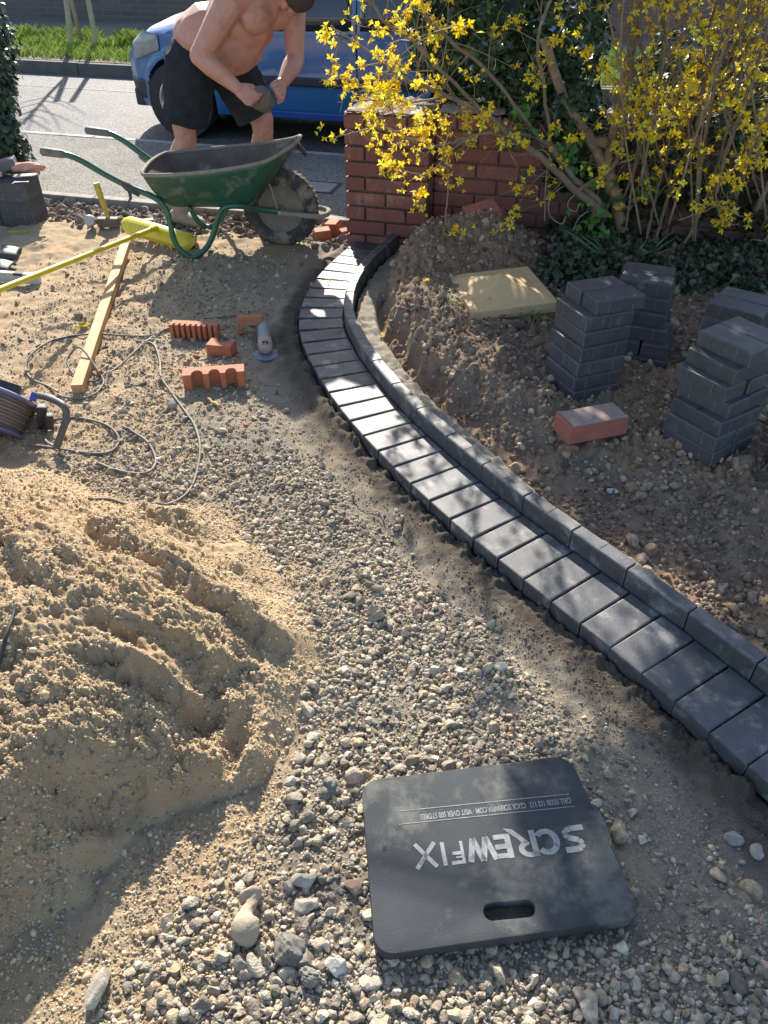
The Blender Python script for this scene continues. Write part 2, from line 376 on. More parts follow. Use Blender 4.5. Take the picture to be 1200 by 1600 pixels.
# ------------------------------------------------------------ footway, road, verge
def speckle(name, base, dark, light, rough=.8, s=260., big=1.2, spec=.5):
    m = bpy.data.materials.new(name); m.use_nodes = True; nt = m.node_tree; N = nt.nodes; L = nt.links; b = N['Principled BSDF']; b.inputs['Roughness'].default_value = rough; b.inputs['Specular IOR Level'].default_value = spec
    tc = N.new('ShaderNodeTexCoord'); v = N.new('ShaderNodeTexVoronoi'); v.inputs['Scale'].default_value = s; L.new(tc.outputs['Object'], v.inputs['Vector'])
    sp = N.new('ShaderNodeSeparateColor'); L.new(v.outputs['Color'], sp.inputs[0])
    cr = N.new('ShaderNodeValToRGB'); e = cr.color_ramp.elements; e[0].color = (*dark, 1); e[0].position = .0; e[1].color = (*light, 1); e[1].position = 1.; k = cr.color_ramp.elements.new(.5); k.color = (*base, 1)
    L.new(sp.outputs[0], cr.inputs[0]); n = N.new('ShaderNodeTexNoise'); n.inputs['Scale'].default_value = big; n.inputs['Detail'].default_value = 9; n.inputs['Roughness'].default_value = .7; L.new(tc.outputs['Object'], n.inputs['Vector'])
    mr = N.new('ShaderNodeMapRange'); mr.inputs[1].default_value = .3; mr.inputs[2].default_value = .7; mr.inputs[3].default_value = .72; mr.inputs[4].default_value = 1.25; L.new(n.outputs[0], mr.inputs[0])
    hv = N.new('ShaderNodeHueSaturation'); L.new(mr.outputs[0], hv.inputs['Value']); L.new(cr.outputs[0], hv.inputs['Color']); L.new(hv.outputs[0], b.inputs['Base Color'])
    n2 = N.new('ShaderNodeTexNoise'); n2.inputs['Scale'].default_value = s * .5; n2.inputs['Detail'].default_value = 3; L.new(tc.outputs['Object'], n2.inputs['Vector'])
    ad = N.new('ShaderNodeMath'); L.new(v.outputs['Distance'], ad.inputs[0]); L.new(n2.outputs[0], ad.inputs[1])
    bp = N.new('ShaderNodeBump'); bp.inputs['Strength'].default_value = .75; bp.inputs['Distance'].default_value = .006; L.new(ad.outputs[0], bp.inputs['Height']); L.new(bp.outputs[0], b.inputs['Normal'])
    return m
M_ROAD = speckle('road_tarmac', (.105, .104, .10), (.055, .055, .055), (.22, .215, .205), .75, 95., spec=.25)
M_PATH = speckle('footway_tarmac', (.19, .178, .155), (.10, .095, .085), (.33, .31, .27), .85, 130., spec=.2)
M_KERB = mat('old_concrete', (.30, .28, .24), (.20, .19, .165), .85, 18, .5, 120, c3=(.12, .115, .10), s3=9, th3=.6)
MR = Matrix.Rotation(R(-15.3), 4, 'Z')
def slab(name, v0, v1, z0, z1, m, u0=-120, u1=120, bevel=0):
    b = MB(); b.box(((u0 + u1) / 2, (v0 + v1) / 2, (z0 + z1) / 2), (u1 - u0, v1 - v0, z1 - z0), M=MR); return b.build(name, m, bevel=bevel)
tag(slab('road', 6.02, 8.72, -.13, -.035, M_ROAD), kind='structure')
tag(slab('footway', 4.585, 5.952, -.13, .008, M_PATH), kind='structure')
# wavy worn edging strip
def edging(name, v0, v1, z, m, lab, amp=.006, step=.9, u0=-14, u1=14):
    rt = empty(name, road(0, v0, 0)); tag(rt, lab, 'kerb')
    u = u0
    while u < u1:
        b = MB(); w = step - .008; j = random.uniform(-amp, amp)
        b.box((u + w / 2, (v0 + v1) / 2 + j * .5, (z - .13) / 2 + j * .3), (w, v1 - v0, z + .13), M=Matrix.Translation(-road(0, v0, 0)) @ MR)
        o = b.build('edging_stone', m, rt, bevel=.006); u += step
    return rt
edging('footway_edging', 4.512, 4.582, .012, M_KERB, 'pale concrete edging strip of the footway behind the wheelbarrow')
edging('roadside_kerb', 5.955, 6.015, .012, mat('worn_kerb', (.42, .41, .37), (.20, .19, .18), .8, 14, .5, 90), 'low worn kerb between the footway and the near side of the road')
edging('far_kerb', 8.725, 8.80, .085, mat('shaded_kerb', (.13, .125, .115), (.09, .088, .08), .9, 10, .5, 60), 'raised kerb along the grass verge across the road', u0=-24, u1=24)  # far kerb tone darkened to stand for its shaded face
tag(slab('verge', 8.805, 10.45, -.13, .09, mat('verge_soil', (.16, .13, .075), (.10, .10, .04), .95, 9, .5, 60)), kind='structure')
tag(slab('far_footway', 10.455, 12.38, -.13, .10, M_PATH), kind='structure')
tag(slab('land_behind_wall', 13.0, 140, -.13, .02, mat('field', (.10, .12, .05), (.07, .08, .035), .95, 2)), kind='structure')
# seam in the road
b = MB()
for k in range(60):
    u = -9 + k * .25; w = .016 + .006 * random.random(); dv = .015 * math.sin(k * .7)
    b.add([road(u, 7.98 + dv, -.0312), road(u + .251, 7.98 + .015 * math.sin((k + 1) * .7), -.0312), road(u + .251, 7.98 + w + .015 * math.sin((k + 1) * .7), -.0312), road(u, 7.98 + w + dv, -.0312)], [(0, 1, 2, 3)])
tag(b.build('road_seam', mat('pale_seam', (.3, .29, .27), (.2, .2, .19), .8, 20)), kind='structure')
# ------------------------------------------------------------ loose stones, crumbs, clods
def ico(sub):
    bm = bmesh.new(); bmesh.ops.create_icosphere(bm, subdivisions=sub, radius=1.); V = np.array([v.co[:] for v in bm.verts]); F = np.array([[v.index for v in f.verts] for f in bm.faces]); bm.free(); return V, F
ICO = {k: ico(k) for k in (1, 2, 3, 4)}
def stone_proto(sub, rg, rough=.22, cuts=7, fine=0.):
    V, F = ICO[sub]; V = V.copy()
    for _ in range(cuts):                     # flat broken faces
        n = rg.normal(size=3); n /= np.linalg.norm(n); h = rg.uniform(.48, .90); d = V @ n; V = V - np.maximum(d - h, 0)[:, None] * n * .92
    if rough:
        k = rg.normal(size=(5, 3)) * 2.2; ph = rg.random(5) * 6; V = V * (1 + rough * .35 * np.sin(V @ k.T + ph).sum(1) / 2.2)[:, None]
    if fine:
        k = rg.normal(size=(9, 3)) * 9; ph = rg.random(9) * 6; V = V * (1 + fine * np.sin(V @ k.T + ph).sum(1) / 3)[:, None]
    return V * np.array([rg.uniform(.85, 1.25), rg.uniform(.75, 1.), rg.uniform(.55, .85)]), F
def scatter(name, pts, sizes, cols, sub, m, nproto=14, seed=1, rough=.22, cuts=7, fine=0., sink=.25, smooth=True, lift=None):
    rg = np.random.default_rng(seed); n = len(pts); q = rg.normal(size=(n, 4)); q[:, 1:3] *= .6; q /= np.linalg.norm(q, axis=1)[:, None]
    w, x, y, z = q[:, 0], q[:, 1], q[:, 2], q[:, 3]
    Rm = np.stack([1 - 2 * (y * y + z * z), 2 * (x * y - z * w), 2 * (x * z + y * w), 2 * (x * y + z * w), 1 - 2 * (x * x + z * z), 2 * (y * z - x * w), 2 * (x * z - y * w), 2 * (y * z + x * w), 1 - 2 * (x * x + y * y)], 1).reshape(n, 3, 3)
    pid = rg.integers(0, nproto, n); VV = []; FF = []; CC = []; off = 0
    for p in range(nproto):
        ix = np.where(pid == p)[0]
        if len(ix) == 0: continue
        V, F = stone_proto(sub, rg, rough, cuts, fine)
        W = np.einsum('nij,vj->nvi', Rm[ix], V) * sizes[ix][:, None, None]; W = W + pts[ix][:, None, :]; W[:, :, 2] += (sizes[ix] * (.7 - sink * 2))[:, None] * .5
        VV.append(W.reshape(-1, 3)); FF.append((F[None] + (np.arange(len(ix)) * len(V))[:, None, None] + off).reshape(-1, 3)); CC.append(np.repeat(cols[ix], len(V), 0)); off += len(ix) * len(V)
    me = npmesh(name, np.concatenate(VV), np.concatenate(FF), np.concatenate(CC)); o = link(name, me, m, smooth=smooth)
    return autosmooth(o, 30) if sub >= 2 else o
def pal(n, cols, rg, jit=.12):
    c = np.array(cols)[rg.integers(0, len(cols), n)]; return np.clip(c * (1 + rg.normal(size=(n, 1)) * jit) * (1 + rg.normal(size=(n, 3)) * .012), .01, .9)
def sample(n, x0, x1, y0, y1, fn, rg):
    x = rg.uniform(x0, x1, n * 6); y = rg.uniform(y0, y1, n * 6); k = rg.random(n * 6) < fn(x, y); x, y = x[k][:n], y[k][:n]
    return x, y
M_STONE = colmat('crushed_stone', .95, .9, 260., .35, 70., bdist=.004, spec=.15)
M_CRUMB = colmat('damp_sand_crumb', .95, .3, 900., .2, 200., bdist=.001)
GREYS = [(.45, .385, .28), (.36, .30, .215), (.29, .245, .18), (.52, .45, .34), (.21, .18, .14), (.42, .335, .22), (.33, .285, .215), (.44, .325, .225), (.38, .33, .26)]
BROWN = [(.29, .205, .14), (.35, .25, .165), (.24, .17, .12), (.38, .285, .20), (.42, .33, .25), (.32, .20, .13)]
MAT_P = [(-.061, .949), (.487, .968), (.469, .63), (-.012, .595)]
def in_mat(x, y, e=.0): 
    u = (x - .213) * math.cos(R(6)) + (y - .79) * math.sin(R(6)); w = -(x - .213) * math.sin(R(6)) + (y - .79) * math.cos(R(6)); return (np.abs(u) < .245 + e) & (np.abs(w) < .175 + e)
def f_gravel(x, y):
    d, _ = dK(x, y); do = dpoly(x + fbm(x, y, .2, 2, off=2) * .04, y, OUT); v = x * RV.x + y * RV.y
    do = np.where(y < .86, -(x + .33 + (.78 - y) * .65 + fbm(x, y, .12, 2, off=42) * .04) , do)
    base = sstep(-.335, -.44, d + fbm(x, y, .15, 2, off=40) * .07) * sstep(.035, -.02, do)
    core = np.maximum(sstep(.55, .15, x - .12 * (y - .9)), sstep(.66, .56, y)) ; far = sstep(2.5, 1.8, y)
    dust = .40 + .60 * sstep(-.15, .25, fbm(x, y, .3, 3, off=41) + .28 * core)
    k = base * (.16 + .84 * core * far) * dust * sstep(4.1, 3.9, v)
    k = np.maximum(k, base * sstep(.68, .58, y) * .8)
    return k * ~in_mat(x, y, -.01)
rg = np.random.default_rng(21)
x, y = sample(21000, -1.2, 1.3, .38, 4.3, lambda x, y: f_gravel(x, y) * np.clip(1.6 / np.maximum(y, .5), .15, 1) , rg)
s = np.exp(rg.normal(np.log(.0042), .35, len(x))); z = height(x, y)
tag(scatter('gravel', np.stack([x, y, z], 1), s, pal(len(x), GREYS, rg), 1, M_STONE, 16, 2, .2, 5), kind='stuff')
x, y = sample(13000, -1.2, 1.3, .38, 4.2, lambda x, y: f_gravel(x, y), rg)
s = np.clip(np.exp(rg.normal(np.log(.0068), .38, len(x))), .003, .02); z = height(x, y)
tag(scatter('gravel', np.stack([x, y, z], 1), s, pal(len(x), GREYS, rg), 2, M_STONE, 26, 3, .30, 10, .02, sink=.15), kind='stuff')
x, y = sample(680, -.75, 1.1, .36, 2.6, lambda x, y: f_gravel(x, y) * np.where(y < 1.0, 1., .2), rg)
s = np.clip(np.exp(rg.normal(np.log(.0115), .36, len(x))), .007, .030); z = height(x, y)
tag(scatter('gravel', np.stack([x, y, z], 1), s, pal(len(x), GREYS, rg), 3, M_STONE, 30, 4, .30, 12, .02, sink=.12), kind='stuff')
# sand crumbs
def f_sand(x, y):
    _, sa, so, we, co, ga = height(x, y, True); return np.clip(sa, 0, 1) * sstep(-.75, .15, fbm(x, y, .16, 3, off=50)) * np.clip(1.3 / np.maximum(y, .5), .25, 1)
x, y = sample(62000, -1.7, .0, .40, 4.3, f_sand, rg)
s = np.clip(np.exp(rg.normal(np.log(.0024), .45, len(x))), .0012, .011); z = height(x, y)
tag(scatter('sand_crumbs', np.stack([x, y, z], 1), s, pal(len(x), [(.50, .385, .23), (.44, .33, .20), (.38, .29, .17), (.58, .46, .30)], rg, .1), 1, M_CRUMB, 10, 5, .2, 2), kind='stuff')
# soil clods and stones right of the kerb
def f_soil(x, y):
    d, _ = dK(x, y); v = x * RV.x + y * RV.y
    return sstep(.145, .19, d) * (.3 + .7 * sstep(-.3, .3, fbm(x, y, .22, 3, off=51))) * np.where((y > 3.45) & (x > .95), .15, 1.) * sstep(4.3, 4.2, v) * np.clip(1.8 / np.maximum(y, .7), .25, 1)
x, y = sample(19000, -.2, 2.4, .6, 4.3, f_soil, rg)
s = np.clip(np.exp(rg.normal(np.log(.0055), .5, len(x))), .0025, .026); z = height(x, y); near = np.where(y > 2.0, 1., .75)
tag(scatter('soil_clods', np.stack([x, y, z], 1), s, pal(len(x), BROWN + [(.33, .26, .20)], rg, .18) * near[:, None], 2, M_STONE, 18, 6, .35, 4, .03, sink=.15), kind='stuff')
x, y = sample(260, -.15, 2.2, .9, 4.1, lambda x, y: f_soil(x, y) * 3, rg)
s = np.clip(np.exp(rg.normal(np.log(.018), .35, len(x))), .01, .045); z = height(x, y)
tag(scatter('soil_clods', np.stack([x, y, z], 1), s, pal(len(x), BROWN + [(.34, .25, .18)], rg, .15), 3, M_STONE, 14, 7, .35, 6, .05, sink=.2), kind='stuff')
# rubble in the dug strip beside the footway
def f_strip(x, y):
    v = x * RV.x + y * RV.y; return sstep(4.0, 4.2, v) * sstep(4.52, 4.49, v) * (x < -.0)
x, y = sample(2600, -3.3, .1, 4.0, 5.6, f_strip, rg)
s = np.clip(np.exp(rg.normal(np.log(.013), .5, len(x))), .005, .05); z = height(x, y)
tag(scatter('rubble', np.stack([x, y, z], 1), s, pal(len(x), [(.17, .14, .115), (.23, .19, .15), (.30, .27, .23), (.12, .105, .09), (.26, .2, .15)], rg, .15), 2, M_STONE, 16, 8, .3, 7, .03), kind='stuff')
x, y = sample(1100, -2.4, -.2, 2.2, 4.2, lambda x, y: sstep(-.42, -.5, dK(x, y)[0]) * .5, rg)
s = np.clip(np.exp(rg.normal(np.log(.0065), .5, len(x))), .003, .02); z = height(x, y)
tag(scatter('rubble', np.stack([x, y, z], 1), s, pal(len(x), GREYS[:3] + [(.22, .18, .14), (.36, .17, .10)], rg, .15), 2, M_STONE, 12, 9, .3, 7), kind='stuff')
# fine grit over the bare dust, the mortar bed and the shaded hollow
def f_grit(x, y):
    d, _ = dK(x, y); do = dpoly(x, y, OUT); return sstep(-.205, -.24, d) * np.where(y < 2.6, 1., .5) * (.35 + .65 * sstep(-.2, .3, fbm(x, y, .15, 3, off=52))) * sstep(.10, -.0, do * (y > 1.05)) * ~in_mat(x, y, -.005) * np.clip(1.4 / np.maximum(y, .5), .2, 1)
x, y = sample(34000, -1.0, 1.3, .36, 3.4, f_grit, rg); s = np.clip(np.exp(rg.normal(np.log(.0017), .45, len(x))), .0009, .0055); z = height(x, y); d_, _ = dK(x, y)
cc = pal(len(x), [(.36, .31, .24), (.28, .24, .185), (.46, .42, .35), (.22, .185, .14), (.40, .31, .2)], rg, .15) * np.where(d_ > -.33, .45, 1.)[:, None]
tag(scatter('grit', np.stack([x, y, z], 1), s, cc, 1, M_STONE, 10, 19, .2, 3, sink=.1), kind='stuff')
# single stones one can point to
def big_stone(name, px, py, size, col, lab, cat='stone', rz=0., zz=.0, seed=0, sub=4, rough=.28, cuts=13, fine=.03, c2=None):
    p = G(px, py, zz); p.z = hz(p.x, p.y); r_ = np.random.default_rng(seed); V, F = stone_proto(sub, r_, rough, cuts, fine); V = V / np.abs(V).max(0) * np.array(size) / 2
    me = npmesh(name, V, F, None); o = link(name, me, mat(name + '_surface', col, c2 or tuple(k * .75 for k in col), .9, 40, .6, 220, c3=tuple(k * 1.25 for k in col), s3=25)); o.location = (p.x, p.y, p.z + size[2] * .32); o.rotation_euler = (0, 0, rz); autosmooth(o, 32)
    return tag(o, lab, cat)
big_stone('pale_stone', 155, 1548, (.035, .075, .04), (.40, .35, .27), 'long pale stone lying at the edge of the shadow below the sand heap', rz=-.3, seed=5)
big_stone('asphalt_lump', 452, 1492, (.065, .06, .045), (.10, .095, .085), 'knobbly dark asphalt lump on the gravel left of the black kneeling mat', 'asphalt lump', seed=6, rough=.3, fine=.10, cuts=3, c2=(.28, .25, .2))
big_stone('asphalt_lump', 517, 1236, (.05, .045, .035), (.12, .11, .095), 'crusty dark asphalt lump beside the top left corner of the black mat', 'asphalt lump', seed=7, rough=.3, fine=.10, cuts=3, c2=(.3, .27, .22))
big_stone('asphalt_lump', 484, 1530, (.042, .042, .034), (.15, .14, .12), 'small round crusty asphalt lump just below the bigger dark lump', 'asphalt lump', seed=8, rough=.3, fine=.10, cuts=3, c2=(.3, .27, .22))
big_stone('white_stone', 524, 1514, (.046, .040, .03), (.52, .49, .42), 'pale white stone on the gravel below the left corner of the mat', seed=9)
big_stone('brown_stone', 553, 1390, (.038, .030, .022), (.36, .24, .17), 'reddish three-cornered stone touching the left side of the mat', seed=10, rough=.1, cuts=10)
big_stone('pale_stone', 474, 1380, (.055, .035, .03), (.42, .37, .29), 'broad pale stone half way between sand heap and mat', seed=11)
big_stone('pale_stone', 480, 1420, (.05, .04, .03), (.36, .32, .26), 'grey stone just below the broad pale stone left of the mat', seed=12)
big_stone('pale_stone', 580, 1537, (.045, .03, .025), (.44, .38, .29), 'smooth pale stone under the lower left corner of the mat', seed=13)
big_stone('round_stone', 1182, 1333, (.035, .035, .026), (.38, .34, .29), 'rounded grey stone by the mortar bed right of the mat', seed=14)
big_stone('grey_stone', 1148, 1312, (.045, .035, .026), (.32, .29, .26), 'rough grey stone left of the rounded one near the mortar bed', seed=15)
big_stone('white_stone', 965, 736, (.045, .022, .022), (.55, .52, .46), 'small white stone at the foot of the right block stack', zz=.1, seed=16)
big_stone('brown_clod', 1165, 722, (.06, .055, .05), (.24, .15, .10), 'round brown clod right of the white stone near the right block stack', 'clod', zz=.1, seed=17, cuts=2, fine=.05)
big_stone('brown_clod', 1095, 858, (.0, .0, .0) if False else (.03, .03, .026), (.22, .13, .09), 'lone round brown clod behind the kerb', 'clod', zz=.05, seed=18, cuts=2, fine=.04)
big_stone('dark_stone', 268, 640, (.05, .04, .03), (.27, .25, .22), 'dark grey stone beside the looping cable', seed=19)
# bone-shaped flint
b = MB(); p = [(-.262, .712, .018), (-.255, .690, .022), (-.262, .665, .024), (-.258, .640, .024), (-.245, .612, .018)]
b.tube(smooth_path(p, 6), [.012, .021, .024, .022, .017, .014, .013, .0125, .012, .0125, .013, .014, .016, .019, .022, .025, .027, .027, .027, .026, .024, .021, .017, .012, .006], 16)
for i_, v_ in enumerate(b.v): v_ += Vector((math.sin(v_.y * 420 + v_.z * 300), math.cos(v_.x * 510 + v_.z * 250), math.sin(v_.x * 380 - v_.y * 330))) * .0011
o = b.build('flint', mat('flint_skin', (.42, .33, .23), (.34, .27, .19), .8, 40, .5, 150), smooth=True)
tag(o, 'bone-shaped tan flint lying on the gravel between sand heap and mat', 'stone')
# ------------------------------------------------------------ charcoal block pavers
M_PAVER = mat('charcoal_concrete', (.088, .088, .091), (.058, .059, .064), .52, 28, .8, 300, .5, c3=(.22, .215, .20), s3=11, th3=.58, rand=.12, bdist=.0012)
M_PAVER2 = mat('charcoal_concrete_clean', (.080, .081, .087), (.052, .053, .059), .5, 30, .7, 300, .45, c3=(.17, .17, .17), s3=11, th3=.64, rand=.15, bdist=.0012)
M_WORN = mat('worn_concrete_edge', (.20, .20, .195), (.085, .087, .09), .6, 60, .8, 300, .4, rand=.1)
def block_mesh(L_=.2, W=.1, H=.05, groove=True, name='block'):
    """concrete block with bevelled top arris, a spacer nib line half way along the sides and a shallow dummy joint"""
    bm = bmesh.new(); bmesh.ops.create_cube(bm, size=1.); 
    for v in bm.verts: v.co = Vector((v.co.x * L_, v.co.y * W, v.co.z * H))
    top = [e for e in bm.edges if all(v.co.z > 0 for v in e.verts)]; oth = [e for e in bm.edges if e not in top]
    bmesh.ops.bevel(bm, geom=top, offset=.0045, segments=2, affect='EDGES', profile=.5)
    oth = [e for e in bm.edges if abs(e.verts[0].co.z - e.verts[1].co.z) > H * .5]
    bmesh.ops.bevel(bm, geom=oth, offset=.0018, segments=1, affect='EDGES')
    if groove:
        for sx in (-L_ * .25 , L_ * .25):
            for sy in (-1, 1):
                r_ = bmesh.ops.create_cube(bm, size=1.)
                for v in r_['verts']: v.co = Vector((sx + v.co.x * .003, sy * W / 2 + v.co.y * .0030, v.co.z * H * .86 - .002))
    for f in bm.faces: f.material_index = 1 if f.calc_area() < .00025 else 0
    bmesh.ops.recalc_face_normals(bm, faces=bm.faces); me = bpy.data.meshes.new(name); bm.to_mesh(me); bm.free(); me.materials.append(M_PAVER); me.materials.append(M_WORN); return me
BLK = [block_mesh(L_=.2 - .0012 * k, W=.1 - .0006 * k, name='paving_block') for k in range(3)]
for m_ in BLK[:]:
    pass
BLK2 = [m_.copy() for m_ in BLK]
for m_ in BLK2: m_.materials[0] = M_PAVER2
def half_mesh(L_, W, H): return block_mesh(L_, W, H, False, 'kerb_half')
ORD = ['first', 'second', 'third', 'fourth', 'fifth', 'sixth', 'seventh', 'eighth', 'ninth', 'tenth', 'eleventh', 'twelfth', 'thirteenth', 'fourteenth', 'fifteenth', 'sixteenth', 'seventeenth', 'eighteenth', 'nineteenth', 'twentieth']
ORD += ['twenty-' + o_ for o_ in ORD[:9]] + ['thirtieth'] + ['thirty-' + o_ for o_ in ORD[:9]] + ['fortieth'] + ['forty-' + o_ for o_ in ORD[:9]] + ['fiftieth']
def place(me, name, loc, rz, label, cat, group, rx=0., ry=0.):
    o = bpy.data.objects.new(name, me); COL.objects.link(o); o.location = loc; o.rotation_euler = (rx, ry, rz); return tag(o, label, cat, group)
# soldier course: one block every 104.5 mm along K, its long side across
nP = len(KP) - 1
for i in range(nP):
    a, c = KP[i], KP[i + 1]; t = (c - a).normalized(); nrm = Vector((-t.y, t.x, 0)); mid = (a + c) / 2
    cpt = mid - nrm * (.1015 + random.uniform(-.0012, .0012))
    lab = 'flat charcoal block, %s counted from the pier' % ORD[i]
    place(BLK[i % 3], 'paving_block', (cpt.x, cpt.y, .027 + random.uniform(-.0008, .0008)), math.atan2(nrm.y, nrm.x) + random.uniform(-.006, .006), lab, 'paving block', 'blocks laid flat in the curved course', random.uniform(-.004, .004), random.uniform(-.004, .004))
# upright kerb blocks on the far edge: mostly 200 mm, with the odd halves on the tight bend by the pier
KM = block_mesh(.2, .05, .1, False, 'kerb_block')
def kerb_mesh(L_, line=False):
    bm = bmesh.new(); bmesh.ops.create_cube(bm, size=1.)
    for v in bm.verts: v.co = Vector((v.co.x * L_, v.co.y * .043, v.co.z * .1))
    if line:
        for xx in (-.0013, 0., .0013): bmesh.ops.bisect_plane(bm, geom=list(bm.verts) + list(bm.edges) + list(bm.faces), plane_co=(xx, 0, 0), plane_no=(1, 0, 0))
        for v in bm.verts:
            if abs(v.co.x) < 1e-5: v.co.y *= .90; v.co.z *= .955
    front = [e for e in bm.edges if all(v.co.z > .04 for v in e.verts) and all(v.co.y < 0 for v in e.verts) and e.calc_length() > .03]
    rest = [e for e in bm.edges if e not in front]
    bmesh.ops.bevel(bm, geom=front, offset=.007, segments=2, affect='EDGES', profile=.5)
    rest = [e for e in bm.edges if e.calc_face_angle(0) > R(60) and abs(e.verts[0].co.x) > .03]
    bmesh.ops.bevel(bm, geom=rest, offset=.0022, segments=1, affect='EDGES')
    # dummy joint, a thin saw line across top and face
    for f in bm.faces: f.material_index = 1 if f.calc_area() < .0012 and abs(f.normal.z) < .98 and abs(f.normal.x) < .98 and f.calc_area() / max(e.calc_length() for e in f.edges) < .008 else 0
    bmesh.ops.recalc_face_normals(bm, faces=bm.faces); me = bpy.data.meshes.new('kerb_block'); bm.to_mesh(me); bm.free(); me.materials.append(M_PAVER); me.materials.append(M_WORN); return me
KLEN = .205; kk = resample(smooth_path(KP, 8), .01); n = len(kk); i = 0; cnt = 0
kmesh = {}
def kpiece(i0, i1, lab):
    a, c = kk[i0], kk[min(i1, n - 1)]; t = (c - a).normalized(); nrm = Vector((-t.y, t.x, 0)); L_ = round((c - a).length - .0035, 3)
    ln = L_ > .15 and a.y > 1.62; L_ = (L_, ln)
    if L_ not in kmesh: kmesh[L_] = kerb_mesh(*L_)
    p = (a + c) / 2 + nrm * .0235
    # local -y must face the pavers
    return place(kmesh[L_], 'kerb_block', (p.x, p.y, .063 + random.uniform(-.0012, .0012)), math.atan2(t.y, t.x) , lab, 'kerb block', 'upright kerb blocks behind the curved course')
while i < n - 5:
    st_ = 10 if kk[i].y > 3.30 else 20
    if st_ == 10:
        for h_ in range(2):
            kpiece(i, i + 10, 'upright half kerb block, %s counted from the pier' % ORD[min(cnt, 48)]); i += 10; cnt += 1
    else:
        kpiece(i, i + 20, 'full-length upright kerb block, %s counted from the pier' % ORD[min(cnt, 48)]); i += 20; cnt += 1
# ------------------------------------------------------------ stacks
def stack(corners, ang, pattern, zb, where, s=3.158, ox=820, oy=410, top=None, H=.05, sides=('nearer', 'farther')):
    """corners: front corner of each layer in the enlarged view; pattern[i] = 'R' long side to the right face, 'L' long side to the left face"""
    e1 = Vector((math.cos(ang), math.sin(ang), 0)); e2 = Vector((-e1.y, e1.x, 0))
    for i, (cx, cy) in enumerate(corners):
        z = zb + i * H * 1.01; f = G(ox + cx / s, oy + cy / s, z); j = random.uniform(-.045, .045)
        for k in range(2):
            if pattern[i] == 'R': c = f + e1 * .1 + e2 * (.05 + k * .102); rz = ang
            else: c = f + e1 * (.05 + k * .102) + e2 * .1; rz = ang + math.pi / 2
            c.z = z + H / 2; c += Vector((random.uniform(-.005, .005), random.uniform(-.005, .005), 0))
            nm = ('front', 'rear')[k] if pattern[i] == 'R' else ('left', 'right')[k]
            lay = 'bottom' if i == 0 else ('top' if i == len(corners) - 1 else '%s-from-bottom' % ORD[i])
            place(random.choice(BLK2), 'paving_block', c, rz + j * (.5 if i < len(corners) - 1 else 1.2), '%s block of the %s layer, %s' % (nm, lay, where), 'paving block', 'charcoal blocks of the ' + where)
stack([(235, 705), (245, 640), (260, 567), (275, 495), (283, 420), (300, 347), (352, 268)], R(22), 'RRRRLLR', .075, 'tall stack beside the pale cap stone')
stack([(690, 552), (690, 478), (690, 398), (690, 325), (700, 250), (715, 178)], R(68), 'LRLRLL', .07, 'short stack behind the tall one')
stack([(910, 1010), (930, 938), (960, 865), (985, 775), (985, 695), (1035, 612), (1095, 525)], R(33), 'LLRLLRL', .085, 'right stack next to the red brick')
b_ = G(1165, 590, .08)
for i in range(6):
    for k in range(2):
        e_ = Vector((math.cos(R(-38)), math.sin(R(-38)), 0)); c = Vector((1.165, 2.66, 0)) + e_ * .1 + Vector((-e_.y, e_.x, 0)) * (.05 + k * .102) + Vector((.003 * i, .002 * i, .105 + i * .0505)); c.z = .105 + i * .0505
        place(random.choice(BLK2), 'paving_block', c, R(-38) + random.uniform(-.02, .02), '%s block of the %s layer, rear stack at the right edge' % (('front', 'rear')[k], 'bottom' if i == 0 else 'top' if i == 5 else ORD[i] + '-from-bottom'), 'paving block', 'charcoal blocks of the rear right stack')
for i in range(2):
    place(random.choice(BLK2), 'paving_block', (1.285 + .01 * i, 2.03, .10 + i * .0505), R(62), 'charcoal block lying low at the right picture edge, %s one' % ('lower', 'upper')[i], 'paving block', 'low charcoal blocks at the right picture edge')
# stack at the left by the footway
for i in range(5):
    for k in range(2):
        place(random.choice(BLK2), 'paving_block', (-2.18 - .0 * i, 4.73 + k * .102, -.01 + .025 + i * .0505), R(-6) + random.uniform(-.02, .02), '%s block of the %s layer, right half of the tool-topped stack' % (('front', 'rear')[k], 'bottom' if i == 0 else ORD[i] + '-from-bottom'), 'paving block', 'charcoal blocks of the stack under the tools')
        if i < 5: place(random.choice(BLK2), 'paving_block', (-2.385, 4.75 + k * .102, -.01 + .025 + i * .0505), R(-6) + random.uniform(-.02, .02), '%s block of the %s layer, left half of the tool-topped stack' % (('front', 'rear')[k], 'bottom' if i == 0 else ORD[i] + '-from-bottom'), 'paving block', 'charcoal blocks of the stack under the tools')
# ------------------------------------------------------------ bricks
M_RED = mat('red_brick', (.40, .14, .10), (.32, .11, .08), .8, 35, .6, 200, c3=(.36, .24, .18), s3=12, th3=.68, rand=.12)
M_ORANGE = mat('orange_clay', (.43, .155, .075), (.35, .12, .06), .8, 35, .5, 200, rand=.06)
p = G(892, 694, .1); p2 = G(985, 676, .1); a = math.atan2((p2 - p).y, (p2 - p).x)
b = MB(); b.box((0, 0, 0), (.225, .105, .065)); o = b.build('red_brick', M_RED, bevel=.003); o.location = G(930, 672, .13) + Vector((-.005, .045, 0)); o.location.z = .128; o.rotation_euler = (0, 0, a)
tag(o, 'salmon red brick with a dusty paler top lying on the soil between two block stacks', 'brick')
tb = MB(); tb.box((.005, 0, .0345), (.205, .1, .003)); tb.build('mortar_crust', mat('grey_crust', (.33, .25, .21), (.26, .18, .15), .9, 60, .5, 200), o)
